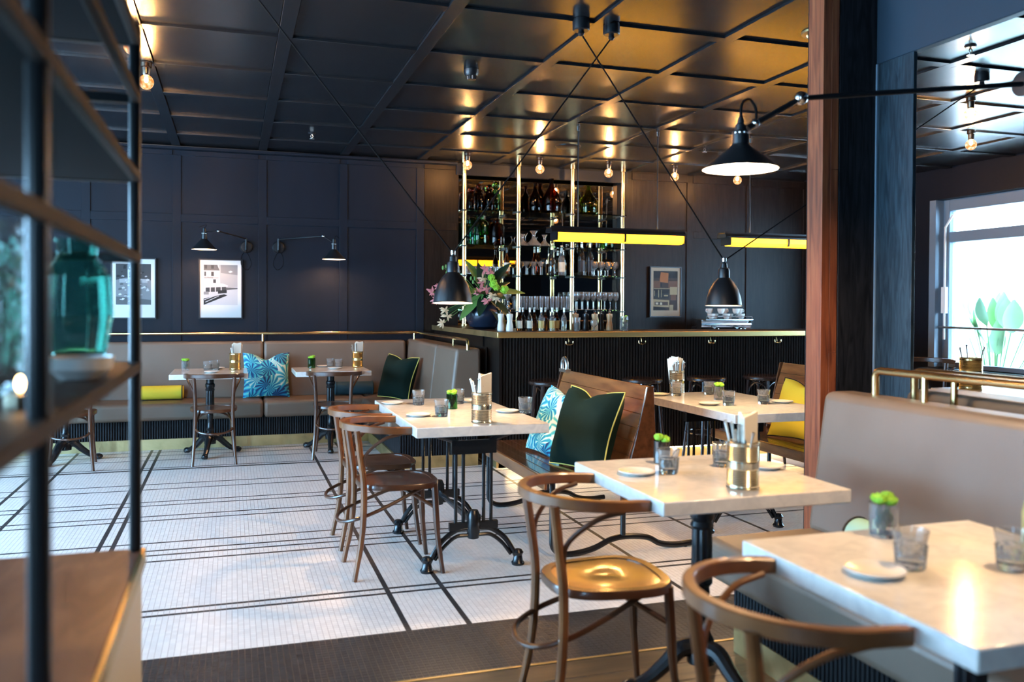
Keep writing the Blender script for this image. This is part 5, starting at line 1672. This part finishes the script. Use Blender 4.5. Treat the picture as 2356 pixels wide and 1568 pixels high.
garden = [(s_, [(min(1, max(0, a)), min(1, max(0, c))) for a, c in p]) for s_, p in garden]
framed('black and white photograph of a garden terrace behind the black shelving post', -1.119, -0.729, 1.227, 1.803, (0.09, 0.22, 0.91, 0.92), garden, GREYS, PAPER)

WARMS = [mat('print warm %d' % k, c_, 0.6) for k, c_ in enumerate([(0.010, 0.006, 0.004), (0.05, 0.022, 0.012), (0.16, 0.055, 0.02), (0.42, 0.12, 0.02), (0.40, 0.27, 0.13), (0.58, 0.46, 0.30)])]
cafe = [(1, rc(0, 0, 1, 1)), (0, rc(0, 0.82, 1, 1)), (3, [(0.25, 0.72), (0.6, 0.70), (0.62, 0.95), (0.3, 0.97)]), (2, rc(0, 0.57, 0.28, 0.75)), (2, rc(0.62, 0.57, 1, 0.75)), (0, [(0.28, 0.60), (0.36, 0.60), (0.36, 0.70), (0.28, 0.70)]), (4, rc(0.02, 0.545, 0.75, 0.56)), (4, rc(0.68, 0.40, 0.98, 0.60)), (0, rc(0.0, 0.30, 0.64, 0.54)), (4, rc(0.04, 0.36, 0.06, 0.50)), (4, rc(0.20, 0.33, 0.23, 0.52)), (4, rc(0.32, 0.33, 0.34, 0.52)), (4, rc(0.44, 0.36, 0.60, 0.39)), (2, rc(0.72, 0.26, 0.94, 0.40)), (4, [(0, 0.10), (0.64, 0.08), (0.66, 0.26), (0, 0.28)]), (1, rc(0.05, 0.13, 0.6, 0.22)), (5, rc(0.10, 0.15, 0.2, 0.2)), (5, rc(0.28, 0.14, 0.36, 0.2)), (4, rc(0.66, 0.0, 0.82, 0.14)), (0, [(0, 0), (0.6, 0), (0.5, 0.06), (0, 0.09)])]
framed('colour photograph of a cafe counter in the dark panel right of the bar shelves', 4.722, 5.115, 1.245, 1.823, (0.09, 0.12, 0.91, 0.93), cafe, WARMS, mat('warm cream mount', (0.50, 0.36, 0.24), 0.7))

# ------------------------------------------------------------------ black shelving in the left foreground
su = thing('shelving_unit', 'black steel shelving with dark wooden boards in the left foreground', 'shelf', (0, 0, 0))
XS0, XS1, YS0, YS1 = -1.30, -0.203, 0.30, 2.212
p_ = 0.026
for (x, y) in [(XS1 - p_, YS1 - p_), (XS1 - p_ - 0.003, 1.14), (XS0, YS1 - p_), (XS0, 0.35)]:
    MB().box(x, y, 0.786, x + p_, y + p_, 2.02).build('post', LAMPBLACK, su, bevel=0.010, seg=5)
for z in (1.978, 1.845, 1.662, 1.475, 1.222):
    solid = z in (1.978, 1.662, 1.222)
    t_ = 0.022
    MB().box(XS1 - 0.018, YS0, z - t_ / 2, XS1, YS1, z + t_ / 2).build('edge_bar', DARKBOARD, su, bevel=0.002)
    MB().box(XS0, YS1 - 0.018, z - t_ / 2, XS1 - 0.0185, YS1, z + t_ / 2).build('edge_bar', BLACKMETAL, su, bevel=0.002)
    if solid:
        MB().box(XS0, YS0, z - t_ / 2 + 0.002, XS1 - 0.019, YS1 - 0.019, z + t_ / 2 - 0.001).build('board', DARKBOARD if z == 1.222 else BOARDBLACK, su)
sb = thing('sideboard', 'walnut topped cream sideboard under the black shelving', 'cabinet', (0, 0, 0))
MB().box(-1.34, 0.2, 0.0, -0.205, 2.225, 0.755).build('body', CREAM, sb)
MB().box(-1.35, 0.2, 0.755, -0.206, 2.235, 0.785).build('top', WALNUT, sb, bevel=0.003)
MB().box(-0.2055, 0.2, 0.750, -0.196, 2.235, 0.7855).build('brass_edge', AGEDBRASS, sb)


def facet_jar(label, loc, r, h, m, seg=9, neck=0.55):
    t = thing('cut_glass_vase', label, 'vase', loc, 0.3, 'cut glass vases on the black shelving')
    pf = [(0, 0), (r * 0.55, 0), (r * 0.8, h * 0.14), (r, h * 0.42), (r * 0.92, h * 0.72), (r * neck, h * 0.88), (r * neck * 1.1, h), (r * neck * 1.1 - 0.005, h), (r * neck - 0.005, h * 0.88), (r * 0.92 - 0.006, h * 0.72), (r - 0.006, h * 0.42), (r * 0.75, h * 0.14), (0, h * 0.08)]
    v, f = [], []
    mb = MB()
    mb.lathe(pf, seg)
    mb.build('body', m, t, ang=0.1)
    return t


facet_jar('sea green cut glass vase on the black shelving', (-0.297, 1.93, 1.2335), 0.068, 0.265, TEALGLASS)
facet_jar('second sea green cut glass vase nearer the left edge', (-0.385, 1.66, 1.2335), 0.060, 0.235, TEALGLASS, 8)
facet_jar('clear cut glass vase at the left edge on the black shelving', (-0.325, 1.42, 1.2335), 0.058, 0.255, CUTGLASS, 8, 0.8)
one('glass_dish', MB().lathe([(0, 0), (0.03, 0), (0.055, 0.018), (0.06, 0.04), (0.056, 0.04), (0.05, 0.02), (0, 0.008)], 20), MOSSWHITE, 'small white dish before the sea green vase', 'dish', None, (-0.262, 1.72, 1.2335))
tl = thing('tea_light', 'lit tea light at the left edge of the black shelving', 'candle', (-0.265, 1.28, 1.2335))
MB().lathe([(0, 0), (0.019, 0), (0.019, 0.018), (0, 0.018)], 16).build('cup', SILVERTIN, tl)
MB().ball((0, 0, 0.030), 0.005, 8, 8, sq=(1, 1, 2)).build('flame', FLAME, tl)
